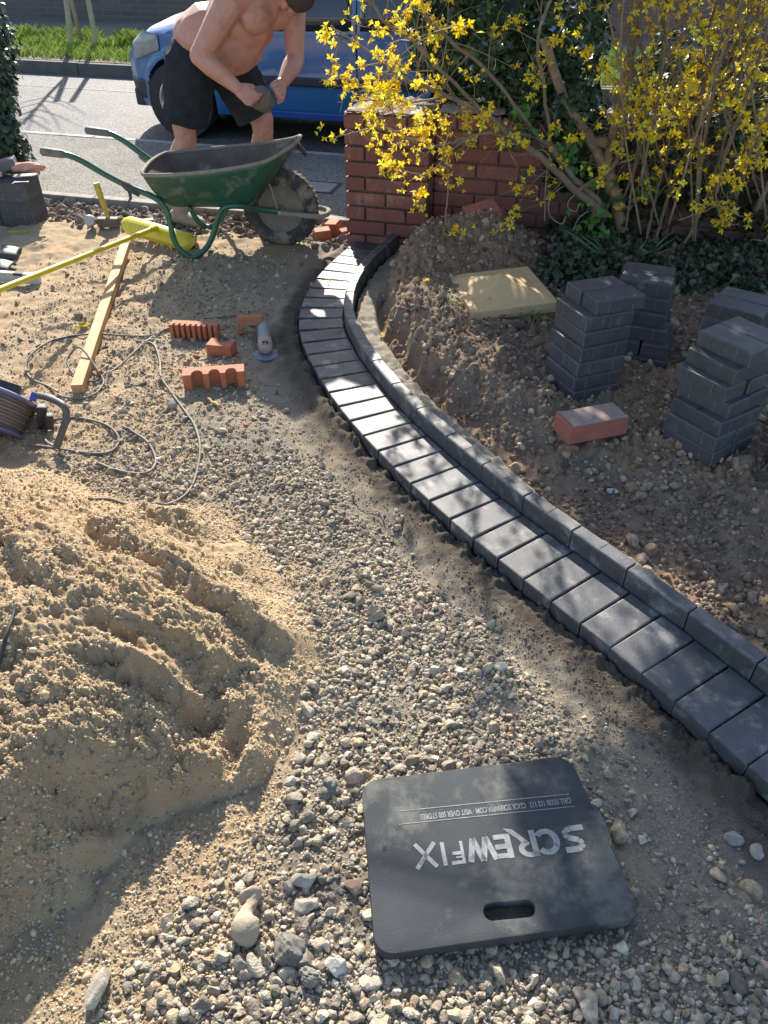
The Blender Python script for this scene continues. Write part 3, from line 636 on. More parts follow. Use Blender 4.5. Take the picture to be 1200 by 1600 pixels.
def comb(name, outline, h, loc, rz, lab, tilt=0., ry=0.):
    b = MB(); b.prism(outline, 0, h); o = b.build(name, M_ORANGE, bevel=.0015, bseg=1); o.location = loc; o.rotation_euler = (tilt, ry, rz); return tag(o, lab, 'cut brick')
def teeth(L_, n, deep, base, duty=.6):
    """comb outline: spine at y 0..base, teeth down to -deep"""
    P = [(0, base), (0, -deep)]; w = L_ / (n - 1 + duty); x0 = 0
    for k in range(n):
        x0 = k * w; P += [(x0, -deep), (x0 + w * duty, -deep)]
        if k < n - 1: P += [(x0 + w * duty, -.0), (x0 + w, 0)]
    P += [(L_, base)]; out = []
    for q in P:
        if not out or (abs(out[-1][0] - q[0]) + abs(out[-1][1] - q[1])) > 1e-6: out.append(q)
    return out
def rteeth(spans, gaps_r, base, deep):
    P = [(0, base), (0, -deep)]; x = 0
    for k, w in enumerate(spans):
        P.append((x + w, -deep)); x += w
        if k < len(gaps_r):
            r_ = gaps_r[k]; x2 = x + 2 * r_
            for q in range(1, 8): 
                a = math.pi * q / 8; P.append((x + r_ - r_ * math.cos(a), -deep + (deep) * math.sin(a)))
            P.append((x2, -deep)); x = x2
    P.append((x, base)); return P
q = G(268, 529); comb('ridged_brick', teeth(.215, 9, .018, .035, .62), .065, (q.x, q.y + .02, q.z), R(-6), 'orange brick slice with nine upright ridges on the stones, end by the cable')
q = G(371, 522); o = comb('notched_brick', rteeth([.022, .022], [.034], .02, .055), .05, (q.x, q.y + .03, hz(q.x, q.y) + .01), R(8), 'cut orange brick, round notch upwards, rear right of four', tilt=R(-70)); o.rotation_euler = (R(78), 0, R(5)); o.location = (q.x, q.y + .05, hz(q.x, q.y) + .055)
q = G(325, 554); o = comb('notched_brick', rteeth([.026, .03], [.028], .035, .035), .05, (q.x + .115, q.y - .0, hz(q.x, q.y)), R(168), 'cut orange brick with a round bite out of its back, middle of four')
q = G(287, 612); comb('comb_brick', rteeth([.034, .022, .022, .03], [.023, .022, .022], .03, .036), .07, (q.x, q.y + .03, hz(q.x, q.y)), R(9), 'orange comb-shaped brick with three scooped gaps standing half in the sun')
# broken bits by the pier
for k, (px, py, sx, sy, sz, rz) in enumerate([(503, 372, .09, .08, .075, .2), (520, 362, .07, .09, .08, -.3), (537, 367, .05, .05, .05, .5)]):
    q = G(px, py); b = MB(); b.box((0, 0, 0), (sx, sy, sz)); o = b.build('broken_brick', M_ORANGE, bevel=.004); o.location = (q.x, q.y + .05, hz(q.x, q.y) + sz * .42); o.rotation_euler = (.05 * k, -.06, rz)
    tag(o, ['broken orange brick piece beside the barrow wheel, nearest of three', 'broken orange brick piece between wheel and pier, middle of three', 'smallest broken orange brick chip right against the brick pier'][k], 'brick piece')
for k, (px, py, y, rz, tl, sz) in enumerate([(752, 333, 3.98, .35, .35, (.17, .10, .06)), (778, 340, 4.02, -.1, .2, (.07, .1, .06))]):
    q = D(px, py, y); b = MB(); b.box((0, 0, 0), sz); o = b.build('loose_brick', M_RED, bevel=.004); o.location = q; o.rotation_euler = (tl, -.15, rz); tag(o, ['loose red brick tilted on top of the soil mound', 'half red brick behind the tilted brick on the mound'][k], 'brick')
# ------------------------------------------------------------ pyramid cap stone
b = MB(); s_ = .195
b.add([(-s_, -s_, 0), (s_, -s_, 0), (s_, s_, 0), (-s_, s_, 0), (-s_, -s_, .048), (s_, -s_, .048), (s_, s_, .048), (-s_, s_, .048), (-.15, -.15, .052), (.15, -.15, .052), (.15, .15, .052), (-.15, .15, .052), (0, 0, .108)],
      [(3, 2, 1, 0), (0, 1, 5, 4), (1, 2, 6, 5), (2, 3, 7, 6), (3, 0, 4, 7), (4, 5, 9, 8), (5, 6, 10, 9), (6, 7, 11, 10), (7, 4, 8, 11), (8, 9, 12), (9, 10, 12), (10, 11, 12), (11, 8, 12)])
o = b.build('cap_stone', mat('buff_cast_stone', (.66, .47, .25), (.56, .39, .20), .85, 25, .4, 200, c3=(.2, .16, .10), s3=14, th3=.66), bevel=.004)
o.location = (.53, 3.34, .115); o.rotation_euler = (R(2), R(-2), R(12)); tag(o, 'pale buff pyramid-topped pier cap lying on the soil', 'cap stone')
# ------------------------------------------------------------ brick pier and garden wall
def brick_mat(name, c1, c2, c3, mortar, rot=0., scale=1., bump=.6, off=(0, 0, 0)):
    m = bpy.data.materials.new(name); m.use_nodes = True; nt = m.node_tree; N = nt.nodes; L = nt.links; b = N['Principled BSDF']; b.inputs['Roughness'].default_value = .85
    tc = N.new('ShaderNodeTexCoord'); sp = N.new('ShaderNodeSeparateXYZ'); L.new(tc.outputs['Object'], sp.inputs[0]); cb = N.new('ShaderNodeCombineXYZ')
    ge = N.new('ShaderNodeNewGeometry')
    ad = N.new('ShaderNodeMath'); L.new(sp.outputs[0], ad.inputs[0]); L.new(sp.outputs[1], ad.inputs[1]); L.new(ad.outputs[0], cb.inputs[0]); L.new(sp.outputs[2], cb.inputs[1])
    va = N.new('ShaderNodeVectorMath'); L.new(cb.outputs[0], va.inputs[0]); va.inputs[1].default_value = off
    br = N.new('ShaderNodeTexBrick'); L.new(va.outputs[0], br.inputs['Vector']); br.inputs['Scale'].default_value = 1.; br.inputs['Brick Width'].default_value = .225; br.inputs['Row Height'].default_value = .075; br.inputs['Mortar Size'].default_value = .0055; br.inputs['Mortar Smooth'].default_value = .15
    br.inputs['Color1'].default_value = (*c1, 1); br.inputs['Color2'].default_value = (*c2, 1); br.inputs['Mortar'].default_value = (*mortar, 1); br.inputs['Bias'].default_value = -.1
    n = N.new('ShaderNodeTexNoise'); n.inputs['Scale'].default_value = 9; n.inputs['Detail'].default_value = 8; L.new(tc.outputs['Object'], n.inputs['Vector'])
    mr = N.new('ShaderNodeMapRange'); mr.inputs[1].default_value = .55; mr.inputs[2].default_value = .75; L.new(n.outputs[0], mr.inputs[0]); mx = N.new('ShaderNodeMix'); mx.data_type = 'RGBA'; L.new(mr.outputs[0], mx.inputs[0]); L.new(br.outputs['Color'], mx.inputs[6]); mx.inputs[7].default_value = (*c3, 1)
    L.new(mx.outputs[2], b.inputs['Base Color']); n2 = N.new('ShaderNodeTexNoise'); n2.inputs['Scale'].default_value = 90; n2.inputs['Detail'].default_value = 6; L.new(tc.outputs['Object'], n2.inputs['Vector'])
    ma = N.new('ShaderNodeMath'); ma.operation = 'MULTIPLY_ADD'; L.new(br.outputs['Fac'], ma.inputs[0]); ma.inputs[1].default_value = -1.2; L.new(n2.outputs[0], ma.inputs[2])
    bp = N.new('ShaderNodeBump'); bp.inputs['Strength'].default_value = bump; bp.inputs['Distance'].default_value = .006; L.new(ma.outputs[0], bp.inputs['Height']); L.new(bp.outputs[0], b.inputs['Normal']); return m
M_MORT = mat('dark_mortar', (.15, .115, .085), (.10, .08, .06), .95, 50, .5, 200)
def masonry(parent, x0, x1, yf, depth, z0, rows, mats, bond=0, bw=.215, hw=.1025, j=.01, lean=0., keep=None, ends=(True, True)):
    """real bricks: rows of stretchers/headers as one mesh per tone"""
    mb_ = MB(); ks = []
    for r_ in range(rows):
        z = z0 + r_ * .075 + .0325 + j / 2; x = x0; pat = (r_ + bond) % 2
        first = True
        while x < x1 - .02:
            w = hw if (first and pat) else bw; w = min(w, x1 - x)
            if w > .03:
                k = random.randrange(len(mats)) if keep is None else keep(x, z)
                mb_.box((x + w / 2, yf + depth / 2 + random.uniform(-.0015, .0015), z), (w, depth, .065), rot=Euler((0, random.uniform(-.004, .004), 0)).to_matrix()); ks += [k] * 6
            x += w + j; first = False
    me = bpy.data.meshes.new('brickwork'); me.from_pydata([tuple(v) for v in mb_.v], [], mb_.f); me.polygons.foreach_set('material_index', ks)
    bm = bmesh.new(); bm.from_mesh(me); bmesh.ops.bevel(bm, geom=list(bm.edges), offset=.0035, segments=1, affect='EDGES'); bmesh.ops.recalc_face_normals(bm, faces=bm.faces); bm.to_mesh(me); bm.free()
    link('brickwork', me, list(mats), parent, smooth=False)
M_B1 = mat('new_red_brick', (.26, .095, .07), (.18, .068, .055), .75, 25, .5, 160, c3=(.33, .17, .12), s3=9, th3=.57)
M_B2 = mat('new_dark_red_brick', (.22, .075, .058), (.18, .065, .052), .75, 25, .5, 160)
M_B3 = mat('old_brown_brick', (.17, .075, .058), (.13, .065, .055), .9, 20, .6, 120, c3=(.26, .21, .17), s3=7, th3=.62)
M_B4 = mat('old_purple_brick', (.12, .07, .065), (.10, .06, .055), .9, 20, .6, 120, c3=(.24, .2, .17), s3=7, th3=.62)
PIER = Vector((-.205, 4.285, 0))
pier = empty('brick_pier', PIER, R(-15.3)); tag(pier, 'square red brick pier at the end of the curved course', 'brick pier')
b = MB(); b.box((.225, .20, .33), (.43, .36, .74)); b.build('mortar_core', M_MORT, pier)
for side in range(4):
    pass
masonry(pier, 0, .45, 0, .1025, -.06, 10, [M_B1, M_B2, M_B1])
mb = {0.051: MB(), .399: MB()}
for r_ in range(10):
    z = -.06 + r_ * .075 + .0375
    for x in (0.051, .399):
        yy = .1125 if r_ % 2 else .1125
        for w in ((.1025, .215) if r_ % 2 else (.215, .1025)):
            mb[x].box((x, yy + w / 2, z), (.1025, w, .065)); yy += w + .01
for m_ in mb.values(): m_.build('side_brickwork', M_B1, pier, bevel=.0035, bseg=1)
wall = empty('garden_wall', PIER + MR.to_3x3() @ Vector((.455, .12, 0)), R(-15.3)); tag(wall, 'low brick garden wall behind the yellow bush, new red bricks beside the pier and old brown ones beyond', 'brick wall')
b = MB(); b.box((2.3, .11, .30), (4.58, .19, .74)); b.build('mortar_core', M_MORT, wall)
def tone(x, z):
    r_ = int((z + .06) / .075); edge = .26 + (.11 if r_ % 2 else 0) + (.12 if r_ > 7 else 0) - (.12 if r_ < 4 else 0)
    return random.choice((0, 1)) if x < edge else random.choice((2, 3, 2))
masonry(wall, .0, 4.6, 0, .1025, -.06, 10, [M_B1, M_B2, M_B3, M_B4], keep=tone)
masonry(wall, .0, 4.6, .1125, .1025, -.06, 10, [M_B3, M_B4])
# rough mortar skin on top, paled to stand for sunlit brick tops
for (par_, x0, x1, y0, y1) in ((pier, .0, .44, .005, .40), (wall, .0, 4.5, .005, .21)):
    bm = bmesh.new(); nx_ = int((x1 - x0) / .02); ny_ = int((y1 - y0) / .02); vs = {}
    for i in range(nx_ + 1):
        for j in range(ny_ + 1): xx = x0 + i * .02; yy = y0 + j * .02; vs[i, j] = bm.verts.new((xx, yy, .6935 + max(0., float(fbm(np.array([xx + par_.location.x * 3]), np.array([yy]), .07, 3, off=90)[0])) * .022))
    for i in range(nx_):
        for j in range(ny_): bm.faces.new((vs[i, j], vs[i + 1, j], vs[i + 1, j + 1], vs[i, j + 1]))
    me = bpy.data.meshes.new('sunlit_top_mortar'); bm.to_mesh(me); bm.free(); link('sunlit_top_mortar', me, mat('sunlit_top_mortar', (.50, .40, .32), (.40, .27, .2), .9, 12, .7, 80), par_)
# ------------------------------------------------------------ far wall across the road
fw = empty('far_brick_wall', road(0, 12.4, 0)); tag(fw, 'long brown and red brick wall across the road in shade, right part', 'brick wall')
mb = MB(); mb.box((13.9, 12.4 + .12, .6), (31.8, .24, 1.22), M=Matrix.Translation(-road(0, 12.4, 0)) @ MR)
mm = brick_mat('far_brick', (.22, .12, .10), (.15, .10, .09), (.16, .14, .13), (.22, .20, .18)); mo = mb.build('brickwork', mm, fw)
mb = MB(); mb.box((13.9, 12.4 + .12, 1.27), (31.8, .32, .1), M=Matrix.Translation(-road(0, 12.4, 0)) @ MR); mb.build('coping', M_KERB, fw, bevel=.01)
fw2 = empty('far_brick_wall', road(-8, 12.32, 0)); tag(fw2, 'dark grey-brown brick wall behind the three tree stakes on the verge', 'brick wall')
mb = MB(); mb.box((-17.6, 12.32 + .12, .62), (30.6, .26, 1.26), M=Matrix.Translation(-road(-8, 12.32, 0)) @ MR)
mb.build('brickwork', brick_mat('far_dark_brick', (.13, .115, .105), (.10, .09, .085), (.12, .11, .10), (.17, .155, .14)), fw2)
mb = MB(); mb.box((-17.6, 12.32 + .12, 1.30), (30.6, .34, .1), M=Matrix.Translation(-road(-8, 12.32, 0)) @ MR); mb.build('coping', M_KERB, fw2, bevel=.01)
# ------------------------------------------------------------ kneeling mat
M_FOAM = mat('black_foam', (.055, .060, .064), (.035, .039, .043), .66, 7, .9, 420, .3, c3=(.13, .13, .115), s3=6, th3=.57, bdist=.002)
def rrect(w, h, r, n=6, cx=0, cy=0):
    P = []
    for (sx, sy, a0) in ((1, 1, 0), (-1, 1, 90), (-1, -1, 180), (1, -1, 270)):
        for k in range(n + 1):
            a = R(a0 + 90 * k / n); P.append((cx + sx * (w / 2 - r) + r * math.cos(a), cy + sy * (h / 2 - r) + r * math.sin(a)))
    return P
def plate_with_hole(outer, hole, z0, z1, name, m, parent=None, bevel=.0):
    bm = bmesh.new()
    vo = [bm.verts.new((x, y, z1)) for x, y in outer]; vh = [bm.verts.new((x, y, z1)) for x, y in hole]
    ed = [bm.edges.new((vo[i], vo[(i + 1) % len(vo)])) for i in range(len(vo))] + [bm.edges.new((vh[i], vh[(i + 1) % len(vh)])) for i in range(len(vh))]
    bmesh.ops.triangle_fill(bm, use_beauty=True, edges=ed)
    r_ = bmesh.ops.extrude_face_region(bm, geom=list(bm.faces)); nv = [e for e in r_['geom'] if isinstance(e, bmesh.types.BMVert)]
    for v in nv: v.co.z = z0
    bmesh.ops.recalc_face_normals(bm, faces=bm.faces)
    if bevel:
        ed = [e for e in bm.edges if len(e.link_faces) == 2 and e.calc_face_angle(0) > R(60) and e.verts[0].co.z > z1 - 1e-4 and e.verts[1].co.z > z1 - 1e-4]
        bmesh.ops.bevel(bm, geom=ed, offset=bevel, segments=3, affect='EDGES', profile=.5)
    me = bpy.data.meshes.new(name); bm.to_mesh(me); bm.free(); o = link(name, me, m, parent); return autosmooth(o, 40)
MATC = Vector((.204, .793, .018)); MATR = R(5.5)
mt = empty('kneeling_mat', MATC, MATR); mt.rotation_euler = (R(1.2), R(.4), MATR)
tag(mt, 'black foam kneeling mat with slot handle and upside-down white lettering, flat on the gravel', 'kneeling mat')
out = rrect(.486, .352, .036); out2 = []
for p in out: out2.append((p[0] + (.020 * (-p[1] / .17) if p[0] > 0 else .0) + .004, p[1] + .010 * (p[0] / .24)))
# torn nick in the right-hand edge
res = []
for i, p in enumerate(out2):
    res.append(p); q = out2[(i + 1) % len(out2)]
    if p[0] > .2 and q[0] > .2 and abs(p[1] - q[1]) > .15:
        for t, dx in ((.42, 0), (.45, .009), (.5, .012), (.6, .012), (.66, .008), (.69, 0)): res.append((p[0] + (q[0] - p[0]) * t + dx, p[1] + (q[1] - p[1]) * t))
mo = plate_with_hole(res, list(reversed(rrect(.098, .030, .0149, 6, .020, -.128))), 0, .026, 'foam_pad', M_FOAM, mt, .003)
b = MB(); b.lathe([(.0, .0004), (.0042, .0004)], 14, Matrix.Translation((-.203, .012, .0262))); b.build('nail_hole', mat('hole_black', (.01, .01, .01)), mt)
M_PRINT = mat('worn_white_print', (.34, .34, .325), (.19, .195, .19), .7, 60, .3, 300, c3=(.10, .10, .105), s3=38, th3=.60)
def text(body, size, loc, rz, name, parent, m, off=0., sx=1., ext=.0004, shear=0., align='LEFT', sp=1.):
    cu = bpy.data.curves.new(name, 'FONT'); cu.body = body; cu.size = size; cu.offset = off; cu.extrude = ext; cu.align_x = align; cu.shear = shear; cu.space_character = sp; cu.resolution_u = 4
    o = bpy.data.objects.new(name, cu); COL.objects.link(o); bpy.context.view_layer.update(); me = bpy.data.meshes.new_from_object(o.evaluated_get(bpy.context.evaluated_depsgraph_get())); bpy.data.objects.remove(o)
    ob = link(name, me, m, parent, smooth=False); ob.location = loc; ob.rotation_euler = (0, 0, rz); ob.scale = (sx, 1, 1); return ob
# block letters, y up, x right; letters S C R E W heavy, F I X light
def letters(parent, x0, y0, H, rz, name, m, z):
    b = MB(); t = .013
    def bar(p, w): 
        for a, c in zip(p[:-1], p[1:]):
            a = Vector((*a, 0)); c = Vector((*c, 0)); d = (c - a).normalized(); n_ = Vector((-d.y, d.x, 0)) * w / 2
            b.add([a - n_, c - n_, c + n_, a + n_, *[v + Vector((0, 0, .0006)) for v in (a - n_, c - n_, c + n_, a + n_)]], [(0, 3, 2, 1), (4, 5, 6, 7), (0, 1, 5, 4), (1, 2, 6, 5), (2, 3, 7, 6), (3, 0, 4, 7)])
    def poly(P): b.prism(P, 0, .0006)
    def arc(cx, cy, rx, ry, a0, a1, w, n=14):
        o_ = [(cx + rx * math.cos(R(a0 + (a1 - a0) * k / n)), cy + ry * math.sin(R(a0 + (a1 - a0) * k / n))) for k in range(n + 1)]
        i_ = [(cx + (rx - w) * math.cos(R(a0 + (a1 - a0) * k / n)), cy + (ry - w * .85) * math.sin(R(a0 + (a1 - a0) * k / n))) for k in range(n + 1)]
        for k in range(n): poly([o_[k], o_[k + 1], i_[k + 1], i_[k]] if a1 > a0 else [o_[k + 1], o_[k], i_[k], i_[k + 1]])
    h = H
    # S
    bar([(-.004, .006), (.024, .006), (.034, .010), (.038, .017), (.033, .024), (.012, .032), (.007, .040), (.011, .047), (.020, .0495), (.044, .0495)], .0118)
    # C
    arc(.078, h / 2, .027, h / 2, 40, 320, t)
    # R with long swept leg
    poly([(.098, 0), (.110, 0), (.110, h), (.098, h)]); arc(.112, h * .68, .026, h * .33, -80, 90, .012, 10); poly([(.098, h - .010), (.114, h - .010), (.114, h), (.098, h)]); poly([(.112, .026), (.126, .026), (.160, -.010), (.142, -.006)])
    # E
    poly([(.150, .002), (.162, .002), (.162, h * .95), (.150, h * .95)]); 
    for yy in (.002, .022, .041): poly([(.162, yy), (.184, yy), (.184, yy + .010), (.162, yy + .010)])
    # W
    top = h * .93
    for a_, c_ in (((.186, top), (.200, .004)), ((.200, .004), (.212, top)), ((.212, top), (.226, .004)), ((.226, .004), (.238, top))): bar([a_, c_], .0115)
    # F I X thin
    poly([(.248, .006), (.254, .006), (.254, .052), (.248, .052)]); poly([(.254, .045), (.276, .045), (.276, .052), (.254, .052)]); poly([(.254, .026), (.272, .026), (.272, .033), (.254, .033)]); poly([(.254, .036), (.266, .036), (.266, .040), (.254, .040)])
    poly([(.285, .004), (.293, .004), (.293, .052), (.285, .052)]); bar([(.304, .002), (.346, .052)], .0085); bar([(.344, .002), (.306, .052)], .0085)
    o = b.build(name, m, parent); o.location = (x0, y0, z); o.rotation_euler = (0, 0, rz); return o
ML = MATR
def mloc(wx, wy): v = Matrix.Rotation(-ML, 3, 'Z') @ Vector((wx - MATC.x, wy - MATC.y, 0)); return v
s0 = mloc(.402, .838)
letters(mo, s0.x, s0.y, .055, R(181.5), 'printed_name', M_PRINT, .0262)
for (wx, wy, wx2, wy2) in ((.398, .878, .030, .836), (.392, .906, .030, .865)):
    a = mloc(wx, wy); c = mloc(wx2, wy2); b = MB(); d = c - a; b.box(((a.x + c.x) / 2, (a.y + c.y) / 2, .0264), (d.length, .0016, .0005), math.atan2(d.y, d.x)); b.build('printed_line', M_PRINT, mo)
a = mloc(.394, .893); text('CALL 03330 112 112   CLICK SCREWFIX.COM · VISIT OVER 500 STORES', .0172, (a.x, a.y + .0045, .0262), R(181.6), 'printed_text', mo, M_PRINT, .0003, .60)
# ------------------------------------------------------------ broom
M_YEL = mat('yellow_plastic', (.72, .60, .03), (.62, .50, .03), .42, 20, .1, 60, c3=(.45, .36, .12), s3=16, th3=.70)
M_DARK = mat('black_rubber', (.03, .03, .032), (.05, .048, .045), .6, 30, .4, 150, c3=(.16, .14, .11), s3=12, th3=.66)
br = empty('broom', (-1.33, 4.50, 0)); tag(br, 'yellow stiff broom lying with its head by the wheelbarrow leg and handle running left', 'broom')
def loc(o, pts): return [Vector(p) - o.location for p in pts]
A = G(195, 352, .07); B = G(301, 382, .05); A.z, B.z = .075, .05
ax = (B - A).normalized(); up = Vector((0, 0, 1)); sd_ = ax.cross(up).normalized(); b = MB()
prof = [(-.050, -.020), (-.044, .012), (-.020, .028), (.020, .028), (.046, .012), (.052, -.020), (.0, -.026)]
V = []; ks = [0, .02, .06, .5, .94, .98, 1]; sc = [.3, .75, 1, 1, 1, .75, .3]
rotm = Matrix.Rotation(R(38), 3, ax)
for k, s_ in zip(ks, sc):
    c = A.lerp(B, k) + up * .01
    for (q, h_) in prof: V.append(c + rotm @ (sd_ * q * s_ + up * h_ * (.6 + .4 * s_)) - br.location)
n_ = len(prof); F = [tuple(range(n_))] + [tuple(reversed(range((len(ks) - 1) * n_, len(ks) * n_)))]
for i in range(len(ks) - 1):
    for k in range(n_): F.append((i * n_ + k, (i + 1) * n_ + k, (i + 1) * n_ + (k + 1) % n_, i * n_ + (k + 1) % n_))
b.add(V, F); b.build('broom_head', M_YEL, br, smooth=True, ang=40)
b = MB(); rr = np.random.default_rng(4)
for k in range(260):
    t = rr.uniform(.03, .97); q = rr.uniform(-.03, .03); p = A.lerp(B, t) + up * .01 + rotm @ (sd_ * q - up * .014) - br.location
    d = rotm @ (-up * .055 + sd_ * rr.uniform(-.02, .02)) + ax * rr.uniform(-.012, .012); b.tube([p, p + d], [.0022, .0016], 4, False)
b.build('bristles', M_DARK, br)
j0 = A.lerp(B, .50) + Vector((0, -.03, .045)); b = MB(); pe = G(-60, 494, .30); pe.z = .34; hd = (pe - j0)
b.tube(loc(br, [j0 + hd.normalized() * .02, pe]), .0125, 14); b.build('handle', M_YEL, br, smooth=True, ang=50)
b = MB(); b.tube(loc(br, [A.lerp(B, .5) + Vector((0, -.012, .02)), j0 + Vector((0, 0, .002)), j0 + hd.normalized() * .06]), [.022, .019, .0165], 14); b.build('socket', M_YEL, br, smooth=True, ang=50)
b = MB(); c = A.lerp(B, .22) + up * .01 + rotm @ (sd_ * .0375 + up * .0015) - br.location; b.box(c, (.085, .0015, .018), rot=(Matrix((ax, rotm @ sd_ * 1, rotm @ up)).transposed())); b.build('label', mat('torn_label', (.55, .5, .42), (.45, .3, .25), .8, 90), br)
# ------------------------------------------------------------ timber
M_WOOD = mat('sawn_pine', (.52, .33, .15), (.42, .25, .11), .75, 8, .4, 90, c3=(.50, .40, .26), s3=6, th3=.6)
def plank(name, p0, p1, w, h, m, lab, cat, roll=0., parent=None):
    d = p1 - p0; b = MB(); b.box((0, 0, 0), (d.length, w, h)); o = b.build(name, m, bevel=.0015, bseg=1); o.location = (p0 + p1) / 2
    o.rotation_euler = (roll, -math.asin(d.z / d.length), math.atan2(d.y, d.x)); return tag(o, lab, cat) if lab else o
p0 = G(196, 385, .045); p1 = G(121, 608, .03); plank('timber_batten', p0, p1, .045, .036, M_WOOD, 'long pine batten lying on the sand from the broom head towards the cable reel', 'timber')
p0 = G(196, 357, .03); p1 = G(228, 348, .03); plank('timber_offcut', G(190, 351, .01), G(238, 347, .01) + Vector((0, .03, 0)), .05, .022, mat('grey_timber', (.42, .36, .28), (.3, .26, .2), .8, 20), 'small grey timber offcut behind the yellow-handled hammer', 'timber')
# club hammer standing on its head
hm = empty('club_hammer', G(170, 350, .02)); tag(hm, 'club hammer standing on its head with a yellow handle sticking up', 'hammer')
b = MB(); b.box((0, 0, .012), (.125, .05, .052)); b.build('hammer_head', mat('dusty_steel', (.17, .145, .115), (.11, .1, .085), .7, 30, .4, 100), hm, bevel=.008)
b = MB(); b.tube([(.004, 0, .03), (.002, 0, .06), (-.010, .004, .13), (-.019, .006, .19), (-.024, .007, .232)], [.013, .014, .0165, .018, .0175], 12); b.build('handle', mat('yellow_grip', (.60, .47, .04), (.35, .28, .06), .55, 55, .4, 120), hm, smooth=True, ang=50)
b = MB(); b.lathe([(0, 0), (.026, 0), (.030, .01), (.031, .10), (.028, .104), (.0, .104)], 20); o = b.build('steel_cup', mat('grey_metal', (.42, .42, .41), (.3, .3, .29), .45, 20, .2, 60, metal=.5), ang=40); q = G(144, 356); o.location = (q.x - .0, q.y + .02, q.z + .035); o.rotation_euler = (R(72), 0, R(12))
tag(o, 'grey metal cylinder lying in the rubble left of the yellow hammer', 'cylinder')
# level, pencil, pads, things on the left stack
p0 = G(-70, 426, .03); p1 = G(62, 436, .03); lv = empty('spirit_level', (p0 + p1) / 2); d = p1 - p0; lv.rotation_euler = (0, 0, math.atan2(d.y, d.x)); tag(lv, 'pale aluminium spirit level lying on the sand at the left picture edge', 'spirit level')
b = MB(); b.box((0, 0, 0), (d.length, .026, .052)); b.build('level_body', mat('anodised_grey', (.58, .57, .53), (.5, .48, .43), .45, 14, .2, 80, metal=.25), lv, bevel=.002)
b = MB(); b.box((d.length * .27, -.001, .0205), (.05, .0285, .014)); b.build('vial', mat('vial_dark', (.05, .055, .05)), lv, bevel=.002)
plank('marking_rod', G(53, 383, .012), G(75, 374, .012), .007, .005, mat('pencil_grey', (.2, .19, .17)), 'thin dark carpenter\'s pencil lying on the sand below the left block stack', 'pencil')
M_PAD = mat('dull_black_rubber', (.045, .047, .052), (.07, .07, .07), .55, 16, .3, 90, c3=(.2, .18, .15), s3=6, th3=.62)
def pad(px, py, L_, r_, rz, lab, z=.0):
    b = MB(); nU, nV = 16, 10; V = []; 
    for i in range(nU + 1):
        u = i / nU; w = math.sin(min(1, u * 2.4 + .25) * math.pi / 2) * (1 - .25 * max(0, u - .7) / .3)
        for j in range(nV + 1):
            a = math.pi * j / nV; rr_ = r_ * (.72 + .28 * math.sin(min(1, u * 1.6) * math.pi / 2)); V.append((u * L_ - L_ / 2, math.cos(a) * rr_ * 1.1, math.sin(a) ** .7 * rr_ * .62 * (.55 + .45 * math.sin(math.pi * min(1, u * .9 + .15))) if 0 < j < nV else 0))
    F = [(i * (nV + 1) + j, (i + 1) * (nV + 1) + j, (i + 1) * (nV + 1) + j + 1, i * (nV + 1) + j + 1) for i in range(nU) for j in range(nV)]
    b.add(V, F); o = b.build('knee_pad', M_PAD, smooth=True); q = G(px, py, z); o.location = (q.x, q.y, hz(q.x, q.y) - .005); o.rotation_euler = (0, 0, rz)
    s_ = o.modifiers.new('thick', 'SOLIDIFY'); s_.thickness = .008; return tag(o, lab, 'knee pad')
pad(2, 400, .20, .085, R(-170), 'black rubber knee pad on the sand at the left edge, the upper of two')
pad(-6, 422, .18, .075, R(-178), 'black rubber knee pad at the left edge, the lower one just above the spirit level')
b = MB(); b.box((0, 0, 0), (.11, .03, .022)); o = b.build('yellow_block', mat('dull_yellow', (.40, .33, .06), (.3, .25, .06), .7, 20), bevel=.006); o.location = G(29, 363, .01); o.rotation_euler = (0, 0, R(-4)); tag(o, 'dull yellow marker lying at the foot of the left block stack', 'marker')
TZ = .255
b = MB(); b.box((0, 0, 0), (.24, .115, .055)); o = b.build('grey_block', mat('pale_grey_block', (.16, .155, .15), (.12, .12, .12), .75, 40, .6, 200), bevel=.004); o.location = (-2.31, 4.86, TZ + .03); o.rotation_euler = (R(-3), R(-12), R(16)); tag(o, 'rough grey block laid askew on top of the left stack', 'paving block')
tr = empty('pointing_trowel', (-2.17, 4.72, TZ + .016), R(14)); tag(tr, 'steel trowel with a worn pale handle lying on the left block stack', 'trowel')
b = MB(); b.prism([(.02, -.028), (.13, -.024), (.145, .0), (.13, .024), (.02, .028), (0, 0)], 0, .005); b.build('blade', mat('bright_steel', (.5, .5, .5), (.35, .35, .36), .3, 20, metal=.8), tr)
b = MB(); b.tube([(.01, 0, .003), (-.03, 0, .014), (-.05, 0, .016)], .006, 8); b.build('tang', M_DARK, tr, smooth=True)
b = MB(); b.tube([(-.045, 0, .016), (-.07, 0, .016), (-.13, 0, .016), (-.15, 0, .016)], [.012, .016, .017, .013], 12); b.build('handle', mat('pale_handle', (.5, .46, .38), (.4, .35, .28), .6, 30), tr, smooth=True)
b = MB(); V, F = ICO[3]; rg5 = np.random.default_rng(2); V2 = V.copy(); k_ = rg5.normal(size=(6, 3)) * 3.2; V2 = V2 * (1 + .28 * np.sin(V @ k_.T + rg5.random(6) * 6).sum(1) / 2)[:, None] * np.array([.085, .05, .026])
me = npmesh('work_glove', V2, F); o = link('work_glove', me, mat('faded_red_cloth', (.62, .22, .15), (.62, .40, .32), .9, 16, .4, 120)); o.location = (-2.13, 4.88, TZ + .02); tag(o, 'crumpled faded red glove on the back of the left block stack', 'glove')
